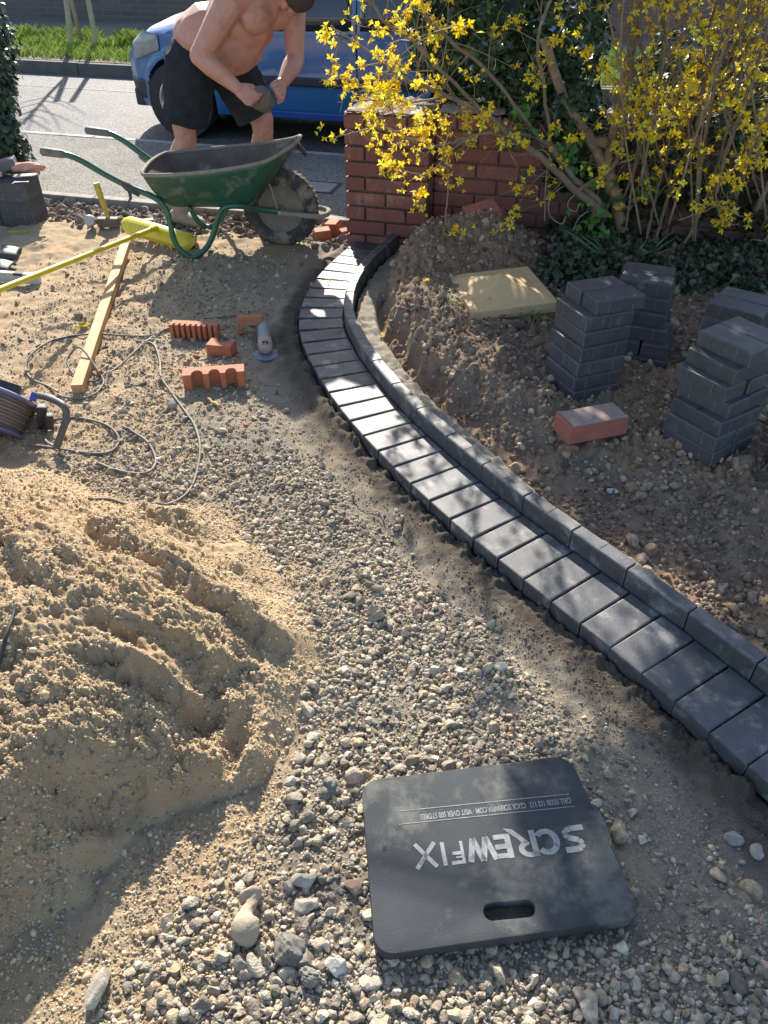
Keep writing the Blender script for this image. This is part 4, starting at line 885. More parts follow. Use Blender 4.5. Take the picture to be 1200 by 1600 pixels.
# ------------------------------------------------------------ cable reel and cable
M_CABLE = mat('dusty_cable', (.13, .12, .105), (.20, .175, .14), .65, 22, .2, 80)
def gline(pts, r, lift=.006, n=7):
    P = []
    for p in pts:
        z0 = hz(*G(p[0], p[1])[:2]); z0 = hz(*G(p[0], p[1], z0)[:2]); z0 = hz(*G(p[0], p[1], z0)[:2]); q = G(p[0], p[1], z0); P.append(Vector((q.x, q.y, z0 + lift + (p[2] if len(p) > 2 else 0))))
    Q = smooth_path(P, n)
    for q in Q: q.z = max(q.z, hz(q.x, q.y) + r * .6)
    return Q
b = MB(); b.tube(gline([(392, 494), (350, 497), (310, 503), (270, 513), (245, 524), (215, 548), (185, 575), (150, 597), (120, 590), (108, 578, .02), (112, 570, .035), (130, 562, .05), (152, 585, .03), (162, 595), (160, 605), (148, 618), (125, 625), (100, 622), (90, 618)], .0042), .0042, 8)
b.build('cable_loop_upper', M_CABLE, smooth=True); o = bpy.data.objects['cable_loop_upper']; o.name = 'extension_cable'; tag(o, 'dusty cable running from the cut bricks over the sand and looping round the batten end', 'cable')
b = MB(); b.tube(gline([(245, 524), (225, 527), (190, 526), (160, 524), (120, 526), (80, 535), (50, 555), (41, 578), (52, 595), (75, 605), (92, 615)], .0042), .0042, 8)
o = b.build('extension_cable', M_CABLE, smooth=True); tag(o, 'dusty cable arching left across the sand behind the reel', 'cable')
b = MB(); b.tube(gline([(215, 535), (240, 540), (250, 565), (252, 590), (268, 615), (290, 645), (305, 668), (313, 700), (308, 740), (295, 770), (270, 788), (235, 793), (200, 790), (170, 782), (140, 783)], .0048), .0048, 8)
o = b.build('extension_cable', M_CABLE, smooth=True); tag(o, 'long dusty cable curving down right beside the gravel and back under the sand', 'cable')
b = MB(); b.tube(gline([(45, 697), (70, 700), (110, 706), (150, 711), (175, 707), (186, 693), (183, 680), (168, 667), (140, 658), (110, 655), (80, 660), (70, 672), (72, 690), (84, 700)], .005), .005, 8)
o = b.build('extension_cable', M_CABLE, smooth=True); tag(o, 'oval loop of black cable lying round the foot of the reel handle', 'cable')
b = MB(); b.tube(gline([(192, 668), (210, 678), (230, 692), (242, 712), (243, 728), (232, 740), (210, 742), (180, 736), (152, 725)], .005), .005, 8)
o = b.build('extension_cable', M_CABLE, smooth=True); tag(o, 'short hook of cable half buried in sand right of the oval loop', 'cable')
b = MB(); b.tube(gline([(-30, 1080), (0, 1045), (12, 1000), (24, 965), (26, 950)], .005, .012), .0045, 8)
o = b.build('black_hose', M_DARK, smooth=True); tag(o, 'short dark cable end lying on the sand heap at the left picture edge', 'cable')
rc = G(-20, 640, .08); zr = hz(rc.x, rc.y); reel = empty('cable_reel', (rc.x, rc.y, zr + .085)); tag(reel, 'cable reel with blue-grey drum and black tube handle lying on the sand, left edge', 'cable reel')
M_DRUM = mat('blue_grey_plastic', (.13, .14, .30), (.17, .16, .26), .5, 12, .2, 60, c3=(.25, .22, .2), s3=9, th3=.6)
RX = Matrix.Rotation(R(22), 4, 'Y') @ Matrix.Rotation(R(-46), 4, 'X')
def rmx(M, x, y, z): return M @ Vector((x, y, z))
b = MB(); b.lathe([(.04, .075), (.155, .075), (.165, .070), (.165, .062), (.155, .058), (.04, .058)], 40, RX); b.lathe([(.04, -.055), (.155, -.055), (.160, -.060), (.155, -.066), (.04, -.066)], 40, RX); b.build('flange', M_DRUM, reel, smooth=True, ang=40)
b = MB()
for k in range(9):
    z = -.046 + k * .0125
    b.lathe([(.128 + .007 * math.cos(R(a)) + (.004 if k % 2 else 0), z + .0068 * math.sin(R(a))) for a in range(0, 361, 45)], 40, RX)
b.build('wound_cable', mat('grey_brown_cable', (.16, .13, .12), (.22, .18, .15), .6, 15, .2, 60), reel, smooth=True)
b = MB(); b.box(rmx(RX, .05, -.09, .092), (.10, .045, .034), rot=RX.to_3x3()); b.build('switch_box', M_DARK, reel, bevel=.008)
b = MB(); b.box(rmx(RX, -.06, -.02, .094), (.10, .06, .034), rot=RX.to_3x3()); b.build('socket_box', M_DARK, reel, bevel=.008)
b = MB(); b.box(rmx(RX, .145, -.075, .090), (.022, .022, .03), rot=RX.to_3x3()); b.build('blue_clip', mat('bright_blue', (.05, .12, .55)), reel, bevel=.004)
hp = [D(60, 618, rc.y + .0), D(76, 622, rc.y - .03), D(98, 633, rc.y - .08), D(104, 650, rc.y - .10), D(98, 672, rc.y - .13), D(88, 700, rc.y - .16)]
b = MB(); b.tube([p - reel.location for p in smooth_path(hp, 6)], .0125, 12); b.build('tube_handle', mat('black_tube', (.07, .065, .06), (.11, .1, .09), .5, 20), reel, smooth=True, ang=50)
b = MB(); q = D(66, 650, rc.y + .02) - reel.location; b.box(q, (.035, .035, .09), rot=Euler((0, .2, .3)).to_matrix()); b.box(q + Vector((.03, -.02, -.01)), (.03, .03, .06), rot=Euler((0, .2, .3)).to_matrix()); b.build('frame_bracket', M_DARK, reel, bevel=.006)
# ------------------------------------------------------------ angle grinder
gq = G(414, 548); gz = hz(gq.x, gq.y); gr = empty('angle_grinder', (gq.x, gq.y + .02, gz + .03), R(100)); tag(gr, 'dusty angle grinder with blue-grey body lying right of the cut bricks', 'angle grinder')
b = MB(); b.tube([(-.055, 0, .012), (-.045, 0, .012), (-.012, 0, .014), (.012, 0, .013), (.02, 0, .012)], [.018, .028, .033, .033, .028], 16); b.build('motor_end', mat('dusty_cream', (.42, .33, .26), (.33, .26, .2), .8, 25), gr, smooth=True, ang=50)
b = MB(); b.tube([(.02, 0, .012), (.05, 0, .014), (.10, 0, .018), (.16, 0, .02), (.172, 0, .02)], [.031, .030, .026, .027, .02], 16); b.build('body', mat('dusty_blue', (.16, .22, .27), (.28, .27, .25), .6, 14), gr, smooth=True, ang=50)
b = MB(); b.lathe([(0, -.012), (.055, -.012), (.058, -.016), (.055, -.020), (0, -.02)], 32, Matrix.Translation((-.045, 0, 0))); b.build('disc', mat('cutting_disc', (.16, .2, .26), (.1, .12, .15), .5, 20), gr, smooth=True, ang=40)
b = MB(); b.tube([(-.056 + .0, 0, .012), (-.060, 0, .012)], [.02, .017], 4); 
b2 = MB()
for (yy, zz) in ((-.008, .022), (.006, .022), (-.008, .012), (.006, .012)): b2.box((-.0465, yy, zz + .022), (.006, .010, .006), rot=Euler((0, R(-40), 0)).to_matrix())
b2.build('vents', mat('vent_black', (.02, .02, .02)), gr)
b = MB(); b.tube(smooth_path([(.16, 0, .02), (.22, .01, -.01), (.27, .08, -.02), (.25, .17, -.02), (.2, .25, -.02)], 5), .0035, 6); b.build('power_lead', M_DARK, gr, smooth=True)
# ------------------------------------------------------------ wheelbarrow
M_GREEN = mat('green_barrow_paint', (.024, .10, .062), (.018, .075, .050), .45, 10, .25, 90, .5, c3=(.17, .165, .12), s3=11, th3=.585)
M_GTUBE = mat('green_tube_paint', (.020, .115, .07), (.015, .08, .05), .35, 15, .15, 90, .6, c3=(.16, .15, .11), s3=20, th3=.66)
M_MUCK = mat('dried_mortar', (.30, .27, .21), (.20, .18, .14), .9, 30, .6, 150)
wb = empty('wheelbarrow', (-1.0, 4.36, 0)); tag(wb, 'green wheelbarrow crusted with mortar standing between the man and the brick pieces', 'wheelbarrow')
rim = [(-1.225, 4.12, .452), (-1.18, 4.075, .448), (-.90, 4.06, .466), (-.62, 4.10, .500), (-.50, 4.20, .535), (-.445, 4.30, .556), (-.440, 4.36, .560), (-.445, 4.42, .554), (-.50, 4.51, .520), (-.66, 4.60, .478), (-.90, 4.64, .448), (-1.17, 4.625, .425), (-1.225, 4.58, .428), (-1.245, 4.36, .440)]
bot = [(-1.14, 4.20, .272), (-1.11, 4.175, .270), (-.90, 4.17, .268), (-.75, 4.175, .270), (-.71, 4.22, .275), (-.69, 4.30, .28), (-.688, 4.36, .28), (-.69, 4.42, .28), (-.71, 4.50, .275), (-.75, 4.545, .270), (-.90, 4.55, .268), (-1.11, 4.545, .270), (-1.14, 4.52, .272), (-1.15, 4.36, .272)]
rimc = smooth_path([*rim, rim[0]], 5)[:-1]; botc = smooth_path([*bot, bot[0]], 5)[:-1]; NB = len(rimc); LV = 9
V = []
for l in range(LV + 1):
    t = l / LV; e = t
    for k in range(NB):
        p = botc[k].lerp(rimc[k], t); p.z = botc[k].z + (rimc[k].z - botc[k].z) * (t ** 1.12); c = Vector((-.9, 4.36, p.z)); p += (p - c) * .03 * math.sin(math.pi * t); V.append(p - wb.location)
F = [(l * NB + k, l * NB + (k + 1) % NB, (l + 1) * NB + (k + 1) % NB, (l + 1) * NB + k) for l in range(LV) for k in range(NB)] + [tuple(reversed(range(NB)))]
b = MB(); b.add(V, F); tray = b.build('tray', M_GREEN, wb, smooth=True, ang=50); md = tray.modifiers.new('t', 'SOLIDIFY'); md.thickness = .004; md.offset = 1
b = MB(); b.tube([*[p - wb.location for p in rimc], rimc[0] - wb.location], .0095, 8, False); b.build('rolled_rim', M_MUCK, wb, smooth=True)
# mortar skin on the inside
V = []; 
for l in range(LV + 1):
    t = l / LV
    for k in range(NB):
        p = botc[k].lerp(rimc[k], t); p.z = botc[k].z + (rimc[k].z - botc[k].z) * (t ** 1.12); c = Vector((-.9, 4.36, p.z)); p += (p - c) * .03 * math.sin(math.pi * t); dd = (p - c); dd.z = 0
        p -= dd.normalized() * .012 * (1.2 - t); p.z += .010 * (1 - t); V.append(p - wb.location)
b = MB(); b.add(V, [tuple(reversed(f)) for f in F]); b.build('mortar_lining', mat('mortar_skin', (.17, .135, .11), (.115, .09, .075), .95, 14, .7, 80, c3=(.30, .27, .22), s3=8, th3=.60), tray, smooth=True)
def wbt(pts, r, name, m, n=6, seg=12): b = MB(); b.tube([p - wb.location for p in smooth_path(pts, n)], r, seg); return b.build(name, m, wb, smooth=True, ang=55)
yn, yf = 4.135, 4.585
AX = (-.565, 4.36, .205)
near = [D(68, 237, 4.10), D(100, 241, 4.11), D(125, 250, 4.12), D(165, 273, yn), D(205, 293, yn), D(240, 308, yn), D(258, 325, yn), D(266, 350, yn - .01), D(272, 375, yn - .02), D(283, 392, yn - .02), Vector((D(302, 399, yn).x, yn - .02, .018)), D(322, 388, yn - .01), D(335, 362, yn), D(342, 338, yn), D(352, 324, yn), D(375, 322, yn + .01), D(405, 327, 4.24), D(438, 331, 4.29)]
wbt(near, .0155, 'frame_tube', M_GTUBE)
farp = [Vector((p.x + (.03 if i < 2 else .0), 8.72 - p.y - (0 if i < 15 else .0), p.z)) for i, p in enumerate(near)]
farp = [D(138, 204, 4.62), D(170, 208, 4.61), D(195, 221, yf), D(225, 243, yf), Vector((near[5].x, yf, near[5].z))] + [Vector((p.x, 8.72 - p.y, p.z)) for p in near[6:]]
wbt(farp, .0155, 'frame_tube', M_GTUBE)
for pts_ in ([near[0] + Vector((-.015, 0, .002)), near[1]], [farp[0] + Vector((-.015, 0, .002)), farp[1]]):
    b = MB(); a, c = pts_[0] - wb.location, pts_[1] - wb.location; b.tube([a, a.lerp(c, .06), a.lerp(c, .95), c + (c - a) * .02], [.014, .020, .0195, .0165], 14); b.build('hand_grip', mat('grey_grip', (.09, .085, .08), (.2, .19, .17), .6, 30, .3, 100), wb, smooth=True, ang=50)
wbt([(-1.02, yn, .262), (-1.02, 4.36, .258), (-1.02, yf, .262)], .012, 'cross_bar', M_GTUBE, 2)
wbt([Vector((near[13].x, yn, near[13].z)), Vector((near[13].x, yf, near[13].z))], .012, 'cross_bar', M_GTUBE, 2)
# struts from axle up to the nose, muddy loop guard in front of the wheel
for s_ in (-1, 1):
    wbt([(AX[0] - .01, 4.36 + s_ * .075, .205), (-.60, 4.36 + s_ * .09, .33), (-.63, 4.36 + s_ * .10, .41)], .006, 'strut', M_MUCK, 3, 8)
wbt([(-.565, 4.285, .20), (-.47, 4.28, .19), (-.36, 4.285, .18), (-.315, 4.32, .18), (-.305, 4.36, .182), (-.315, 4.40, .18), (-.36, 4.435, .18), (-.47, 4.44, .19), (-.565, 4.435, .20)], .014, 'wheel_guard', M_MUCK, 5)
wh = MB(); WM = Matrix.Translation(Vector(AX) - wb.location) @ Matrix.Rotation(R(90), 4, 'X')
prof = [(.118, -.030)] + [(.160 + .045 * math.cos(R(a)), .046 * math.sin(R(a))) for a in range(-130, 131, 20)] + [(.118, .030)]
wh.lathe(prof, 56, WM); tyre = wh.build('tyre', mat('muddy_tyre', (.05, .05, .05), (.038, .038, .040), .8, 14, .8, 70, c3=(.26, .21, .15), s3=7.5, th3=.545, bdist=.01), wb, smooth=True, ang=60)
b = MB()
for k in range(44):
    a = 2 * math.pi * k / 44
    for s_ in (-1, 1): b.box(Vector((.2035 * math.cos(a + s_ * .03), .2035 * math.sin(a + s_ * .03), s_ * .016)), (.0045, .012, .020), M=WM, rot=Euler((0, 0, a)).to_matrix())
b.build('tread', tyre.data.materials[0], tyre)
b = MB(); b.lathe([(0, -.040), (.018, -.040), (.022, -.022), (.07, -.012), (.105, -.020), (.122, -.034), (.126, -.03), (.126, .03), (.122, .034), (.105, .020), (.07, .012), (.022, .022), (.018, .040), (0, .040)], 40, WM); b.build('rim', mat('muddy_rim', (.22, .19, .15), (.16, .14, .11), .8, 20, .5, 80), wb, smooth=True, ang=40)
b = MB(); b.tube([Vector(AX) + Vector((0, -.085, 0)) - wb.location, Vector(AX) + Vector((0, .085, 0)) - wb.location], .009, 10); b.lathe([(0, -.095), (.012, -.095), (.012, -.085), (0, -.085)], 6, WM); b.lathe([(0, .085), (.012, .085), (.012, .095), (0, .095)], 6, WM); b.build('axle', mat('axle_steel', (.4, .38, .34), (.25, .23, .2), .5, 20, metal=.5), wb)
b = MB(); q = near[4] - wb.location; b.tube([q + Vector((-.05, 0, .028)), q + Vector((-.02, 0, .005)), q + Vector((.04, 0, -.03))], [.012, .022, .019], 9); b.tube([q + Vector((-.01, -.01, -.01)), q + Vector((-.01, -.012, -.05)), q + Vector((-.03, -.014, -.075))], [.010, .008, .003], 7); b.build('mortar_drip', mat('dark_muck', (.06, .058, .05), (.1, .09, .075), .9, 40, .6, 150), wb, smooth=True)
b = MB()
b.tube([p - wb.location for p in smooth_path([(-.47, 4.49, .50), (-.44, 4.50, .46), (-.425, 4.50, .44)], 3)], .012, 8); b.build('nose_bolt', M_DARK, wb, smooth=True)
# drain cover in the footway
q = G(489, 292, .008); mh = empty('access_cover', (q.x, q.y, .009), R(-15.3)); tag(mh, 'small square metal access cover set in the footway behind the barrow wheel', 'access cover')
b = MB(); b.box((0, 0, .002), (.30, .20, .006)); b.build('cover_plate', mat('worn_cover', (.34, .33, .30), (.22, .21, .2), .5, 20, .4, 100, metal=.2), mh, bevel=.002)
b = MB()
for (x_, y_, w_, h_) in ((0, .113, .345, .016), (0, -.113, .345, .016), (.164, 0, .016, .21), (-.164, 0, .016, .21)): b.box((x_, y_, .0015), (w_, h_, .007))
b.build('cover_frame', mat('dark_iron', (.06, .058, .055)), mh)
# ------------------------------------------------------------ parked blue car (left side towards the camera, nose to the left)
M_BLUE = mat('blue_car_paint', (.012, .125, .34), (.011, .115, .32), .3, 3, 0, coat=.8, spec=.5)
M_TRIM = mat('dark_trim', (.022, .028, .045), (.018, .022, .035), .5, 20)
M_GLASS = mat('dark_glass', (.02, .026, .035), (.02, .024, .03), .06, 3, spec=.7)
M_LAMP = mat('clear_lamp', (.32, .35, .37), (.14, .16, .18), .12, 6, spec=.8, coat=.5)
CARL = 4.25; car = empty('parked_car', road(-4.09, 6.30, -.035), R(-15.3)); car.scale = (.88, .88, .88); tag(car, 'blue high-roofed family car parked on the near side of the road behind the man', 'car')
# side outline heights along the car (x from nose)
def lerpt(T, x):
    for (a, za), (b_, zb) in zip(T[:-1], T[1:]):
        if x <= b_: t = (x - a) / (b_ - a); t = t * t * (3 - 2 * t) * .35 + t * .65; return za + (zb - za) * t
    return T[-1][1]
TOP = [(0, .52), (.05, .61), (.16, .71), (.30, .82), (.45, .90), (.9, .98), (1.15, 1.02), (1.55, 1.40), (1.95, 1.62), (2.6, 1.70), (3.6, 1.68), (3.95, 1.58), (4.12, 1.2), (4.25, .95)]
BOT = [(0, .32), (.12, .24), (.5, .22), (3.8, .22), (4.15, .30), (4.25, .38)]
BELT = [(0, .51), (.05, .59), (.16, .68), (.30, .77), (.45, .83), (.9, .87), (1.15, .87), (3.95, .94), (4.25, .90)]
HW = [(0, .30), (.05, .47), (.13, .62), (.25, .73), (.42, .80), (.8, .855), (2.0, .875), (3.5, .865), (4.0, .82), (4.2, .70), (4.25, .55)]
YC = .88
WX = (.72, 3.42); WR = .315; AR = .365
def side_y(x, z):      # local y of the near flank: 0 = widest point
    hw = lerpt(HW, x); belt = lerpt(BELT, x); top = lerpt(TOP, x); bot = lerpt(BOT, x)
    if z <= belt: f_ = (z - bot) / max(belt - bot, .01); inn = .035 * (1 - f_) ** 2 * 1.6 + .02 * max(0, f_ - .6) ** 1 * .8
    else: f_ = (z - belt) / max(top - belt, .01); inn = .006 + .17 * f_ ** 1.25 + .22 * max(0, f_ - .82) / .18 * .9 * (1 if top > belt + .3 else .6)
    return YC - hw + inn
nx, nz = 170, 42; xs = [CARL * i / nx for i in range(nx + 1)]
def make_side(mirror):
    V = []; F = []; 
    for x in xs:
        bot, top = lerpt(BOT, x), lerpt(TOP, x)
        for j in range(nz + 1):
            z = bot + (top - bot) * j / nz
            for wx in WX:                      # snap to arch
                dx, dz = x - wx, z - WR; r_ = math.hypot(dx, dz)
                if r_ < AR + .012 and z < AR + WR + .02 and r_ > AR - .035 and r_ > 1e-3: z = WR + dz * AR / r_; 
            y = side_y(x, z)
            for wx in WX:                      # wheel-arch lip
                r_ = math.hypot(x - wx, z - WR); y -= .018 * math.exp(-((r_ - AR - .01) / .035) ** 2)
            if .50 < z < .58 and 1.15 < x < 3.0: y -= .008
            V.append((x, y if not mirror else 2 * YC - y, z))
    for i in range(nx):
        for j in range(nz):
            a, b_, c, d = i * (nz + 1) + j, (i + 1) * (nz + 1) + j, (i + 1) * (nz + 1) + j + 1, i * (nz + 1) + j + 1
            cx = (V[a][0] + V[c][0]) / 2; cz = (V[a][2] + V[c][2]) / 2
            if any(math.hypot(cx - wx, cz - WR) < AR - .004 for wx in WX): continue
            F.append((a, b_, c, d) if not mirror else (d, c, b_, a))
    return V, F
b = MB(); 
for mir in (False, True): b.add(*make_side(mir))
# top skin joins both flanks
V = []; F = []
for i, x in enumerate(xs):
    y0 = side_y(x, lerpt(TOP, x)); z0 = lerpt(TOP, x)
    for k in range(11):
        t = k / 10; V.append((x, y0 + (2 * (YC - y0)) * t, z0 + .035 * math.sin(math.pi * t)))
for i in range(nx):
    for k in range(10): a = i * 11 + k; F.append((a, a + 1, a + 12, a + 11))
b.add(V, F)
# nose and tail faces
for x in (0, CARL):
    V = []; 
    for j in range(9):
        z = lerpt(BOT, x) + (lerpt(TOP, x) - lerpt(BOT, x)) * j / 8; y0 = side_y(x, z)
        for k in range(11): V.append((x - (.05 if x == 0 else -.04) * math.sin(math.pi * k / 10), y0 + 2 * (YC - y0) * k / 10, z))
    b.add(V, [(j * 11 + k, j * 11 + k + 1, (j + 1) * 11 + k + 1, (j + 1) * 11 + k) for j in range(8) for k in range(10)])
body = b.build('body', M_BLUE, car, smooth=True, ang=40)
def flank(poly_fn, x0, x1, zlo, zhi, n, name, m, off=.004, parent=car, nzz=6):
    V = []; 
    for i in range(n + 1):
        x = x0 + (x1 - x0) * i / n; lo = zlo(x) if callable(zlo) else zlo; hi = zhi(x) if callable(zhi) else zhi
        for j in range(nzz + 1): z = lo + (hi - lo) * j / nzz; V.append((x, side_y(x, z) - off, z))
    b = MB(); b.add(V, [(i * (nzz + 1) + j, (i + 1) * (nzz + 1) + j, (i + 1) * (nzz + 1) + j + 1, i * (nzz + 1) + j + 1) for i in range(n) for j in range(nzz)])
    o = b.build(name, m, parent, smooth=True); md = o.modifiers.new('t', 'SOLIDIFY'); md.thickness = .006; md.offset = 0; return o
zt = lambda x: lerpt(TOP, x) - .12
for (x0, x1) in ((1.52, 2.40), (2.48, 3.30), (3.38, 3.86)):
    flank(None, x0, x1, lambda x: lerpt(BELT, x) + .02, lambda x: min(lerpt(TOP, x) - .10, 1.52), 14, 'side_window', M_GLASS, .006)
flank(None, 1.14, 3.02, .495, .565, 20, 'rub_strip', M_TRIM, .016)
flank(None, 1.20, 3.02, .225, .285, 20, 'sill', mat('lower_sill_blue', (.02, .09, .38), (.02, .08, .32), .35, 4), .020)
flank(None, .0, .42, .30, .46, 14, 'bumper_strip', M_TRIM, .008)
# door gaps
for x0 in (1.30, 2.44, 3.30):
    o = flank(None, x0, x0 + .009, .30, lambda x: min(lerpt(TOP, x) - .06, 1.66), 1, 'door_gap', mat('gap_black', (.004, .005, .01)), .0025, nzz=30)
for x0 in (2.22, 3.06):
    b = MB(); b.tube([(x0, side_y(x0, .88) - .012, .885), (x0 + .03, side_y(x0, .88) - .035, .885), (x0 + .15, side_y(x0, .88) - .035, .885), (x0 + .18, side_y(x0, .88) - .012, .885)], .012, 8); b.build('door_handle', M_BLUE, car, smooth=True)
# headlamp: tall lens wrapping the corner
V = []; n_ = 12; m_ = 8
for i in range(n_ + 1):
    x = .27 + .31 * i / n_
    for j in range(m_ + 1):
        u = i / n_; lo = .62 + .10 * u; hi = lerpt(BELT, x) + .0 + .03 * math.sin(math.pi * u); z = lo + (hi - lo) * j / m_
        V.append((x - .01, side_y(x, min(z, lerpt(BELT, x))) - .006 - .012 * math.sin(math.pi * u) * math.sin(math.pi * j / m_), z))
b = MB(); b.add(V, [(i * (m_ + 1) + j, (i + 1) * (m_ + 1) + j, (i + 1) * (m_ + 1) + j + 1, i * (m_ + 1) + j + 1) for i in range(n_) for j in range(m_)]); o = b.build('headlight', M_LAMP, car, smooth=True); o.modifiers.new('t', 'SOLIDIFY').thickness = .006
b = MB(); b.box((1.26, -.09, .94), (.09, .17, .13)); b.build('mirror', M_TRIM, car, bevel=.03)
b = MB(); V = [(1.13, .18, 1.05), (1.13, 1.58, 1.05), (1.56, 1.46, 1.42), (1.56, .30, 1.42)]; b.add([(x, y, z + .03) for x, y, z in V], [(0, 1, 2, 3)]); b.build('windscreen', M_GLASS, car)
for wx in WX:
    for yy, sgn in ((.02, 1), (1.74, -1)):
        M_ = Matrix.Translation((wx, yy + .10 * sgn, WR)) @ Matrix.Rotation(R(90 * sgn), 4, 'X')
        b = MB(); b.lathe([(.205, -.09), (.25, -.10), (.295, -.095), (.315, -.07), (.315, .09), (.21, .09)], 48, M_); ty = b.build('wheel', mat('car_tyre', (.03, .03, .032), (.04, .04, .04), .8, 30), car, smooth=True, ang=40)
        b = MB(); b.lathe([(.185, .07), (.20, .095), (.21, .09), (.205, .02), (.19, .0)], 40, M_)
        for k in range(5):
            a = 2 * math.pi * k / 5 + .3
            for w_ in (-1, 1): b.add([(.03 * math.cos(a + w_ * .5), .03 * math.sin(a + w_ * .5), .075), (.195 * math.cos(a + w_ * .14), .195 * math.sin(a + w_ * .14), .085), (.195 * math.cos(a + w_ * .24), .195 * math.sin(a + w_ * .24), .075), (.03 * math.cos(a + w_ * .9), .03 * math.sin(a + w_ * .9), .06)], [(0, 1, 2, 3)], M_)
        b.lathe([(0, .085), (.05, .082), (.055, .05), (.19, .02)], 24, M_)
        b.build('rim', mat('alloy', (.55, .56, .58), (.45, .46, .48), .3, 10, metal=.6), ty, smooth=True, ang=40)
    b = MB(); b.lathe([(AR + .004, -.62), (AR + .004, .62)], 40, Matrix.Translation((wx, YC, WR)) @ Matrix.Rotation(R(90), 4, 'X')); b.build('wheel_arch', M_TRIM, car, smooth=True)
b = MB(); b.box((CARL / 2, YC, .30), (CARL - .3, 1.36, .16)); b.build('underside', M_TRIM, car, bevel=.03)
b = MB(); 
for yy in (.40, 1.36): b.tube(smooth_path([(1.75, yy, 1.58), (1.9, yy, 1.67), (2.6, yy, 1.77), (3.7, yy, 1.75), (3.85, yy, 1.62)], 5), .014, 8)
b.build('added_glint_rails', mat('chrome_rail', (.7, .7, .7), (.7, .7, .7), .1, 5, metal=1.), car, smooth=True)  # unseen chrome rails, added to catch a sun glint

# ------------------------------------------------------------ the man: overlapping tapered forms fused into one skin
def fuse(name, balls, vox, m, parent=None, smooth_it=6, disp=None):
    V0, F0 = ICO[2]; n = len(balls); VV = []; FF = []
    for i, (c, r_, Mx) in enumerate(balls):
        W = V0 * np.array(r_ if hasattr(r_, '__len__') else (r_, r_, r_))
        if Mx is not None: W = W @ np.array(Mx.transposed())
        VV.append(W + np.array(c)); FF.append(F0 + i * len(V0))
    me = npmesh(name, np.concatenate(VV), np.concatenate(FF)); o = bpy.data.objects.new(name, me); COL.objects.link(o)
    r1 = o.modifiers.new('r', 'REMESH'); r1.mode = 'VOXEL'; r1.voxel_size = vox
    s1 = o.modifiers.new('s', 'SMOOTH'); s1.iterations = smooth_it; s1.factor = .6
    bpy.context.view_layer.update(); me2 = bpy.data.meshes.new_from_object(o.evaluated_get(bpy.context.evaluated_depsgraph_get())); bpy.data.objects.remove(o); bpy.data.meshes.remove(me)
    me2.name = name; me2.materials.clear(); return link(name, me2, m, parent)
def chain(pts, rad, step=.35, flat=None):
    """balls along a polyline; radii per point; flat=(axis vector, factor) squashes along that axis"""
    out = []
    for (a, ra), (c, rc_) in zip(zip(pts[:-1], rad[:-1]), zip(pts[1:], rad[1:])):
        a, c = Vector(a), Vector(c); L_ = (c - a).length; n = max(2, int(L_ / (min(ra, rc_) * step)) + 1)
        for k in range(n + 1):
            t = k / n; p = a.lerp(c, t); r_ = ra + (rc_ - ra) * t
            if flat:
                ax_ = Vector(flat[0]).normalized(); M_ = ax_.to_track_quat('X', 'Z').to_matrix(); out.append((p, (r_ * flat[1], r_, r_), M_))
            else: out.append((p, r_, None))
    return out
FW = Vector((.84, -.54, 0)).normalized(); RT = Vector((-.54, -.84, 0)).normalized()          # facing; his right-hand side
P0 = Vector((-1.0, 4.74, 0))
pelvis = Vector((-.985, 4.84, .885)); belly = Vector((-.815, 4.76, .97)); chest = Vector((-.675, 4.73, 1.12)); uch = Vector((-.60, 4.70, 1.20))
shR = Vector((-.765, 4.535, 1.13)); shL = Vector((-.475, 4.86, 1.16)); elR = Vector((-.93, 4.47, .915)); wrR = Vector((-.755, 4.45, .775)); elL = Vector((-.475, 4.74, .86)); wrL = Vector((-.535, 4.58, .775))
hipR = Vector((-1.045, 4.76, .82)); hipL = Vector((-.87, 4.93, .82)); knR = Vector((-1.13, 4.76, .49)); knL = Vector((-.71, 4.93, .49)); anR = Vector((-1.235, 4.80, .09)); anL = Vector((-.735, 5.06, .09))
LC = Vector((-.635, 4.475, .715))     # lump centre
sk = []
tq = FW
def ell(c, rf, rs, ru, tilt=0.):
    X = (FW * math.cos(tilt) + Vector((0, 0, 1)) * math.sin(tilt)); Y = RT; Z = X.cross(Y); M_ = Matrix((X, Y, Z)).transposed(); return (c, (rf, rs, ru), M_)
T_ = R(35)
sk += [ell(pelvis + Vector((0, 0, .0)), .13, .175, .14), ell(pelvis.lerp(belly, .45) + Vector((-.02, 0, .03)), .175, .20, .17, T_), ell(belly + Vector((.0, 0, -.02)), .19, .20, .175, T_), ell(belly.lerp(chest, .5), .18, .20, .175, T_), ell(chest, .175, .205, .155, T_), ell(uch + Vector((-.03, 0, -.0)), .13, .185, .12, T_)]
sk += [ell(pelvis.lerp(belly, .3) + Vector((-.055, .01, .06)), .12, .165, .12, T_), ell(chest + FW * .085 + RT * .085 - Vector((0, 0, .055)), .085, .10, .075, T_), ell(chest + FW * .085 - RT * .085 - Vector((0, 0, .055)), .085, .10, .075, T_)]
sk += chain([uch - RT * .02, shL + Vector((-.01, -.01, 0))], [.10, .072]) + chain([uch + RT * .02, shR + Vector((.01, .01, 0))], [.10, .072])
sk += chain([shR, shR.lerp(elR, .35), elR, elR.lerp(wrR, .3), wrR], [.075, .068, .052, .054, .032])
sk += chain([shL, shL.lerp(elL, .35), elL, elL.lerp(wrL, .3), wrL], [.073, .065, .050, .052, .032])
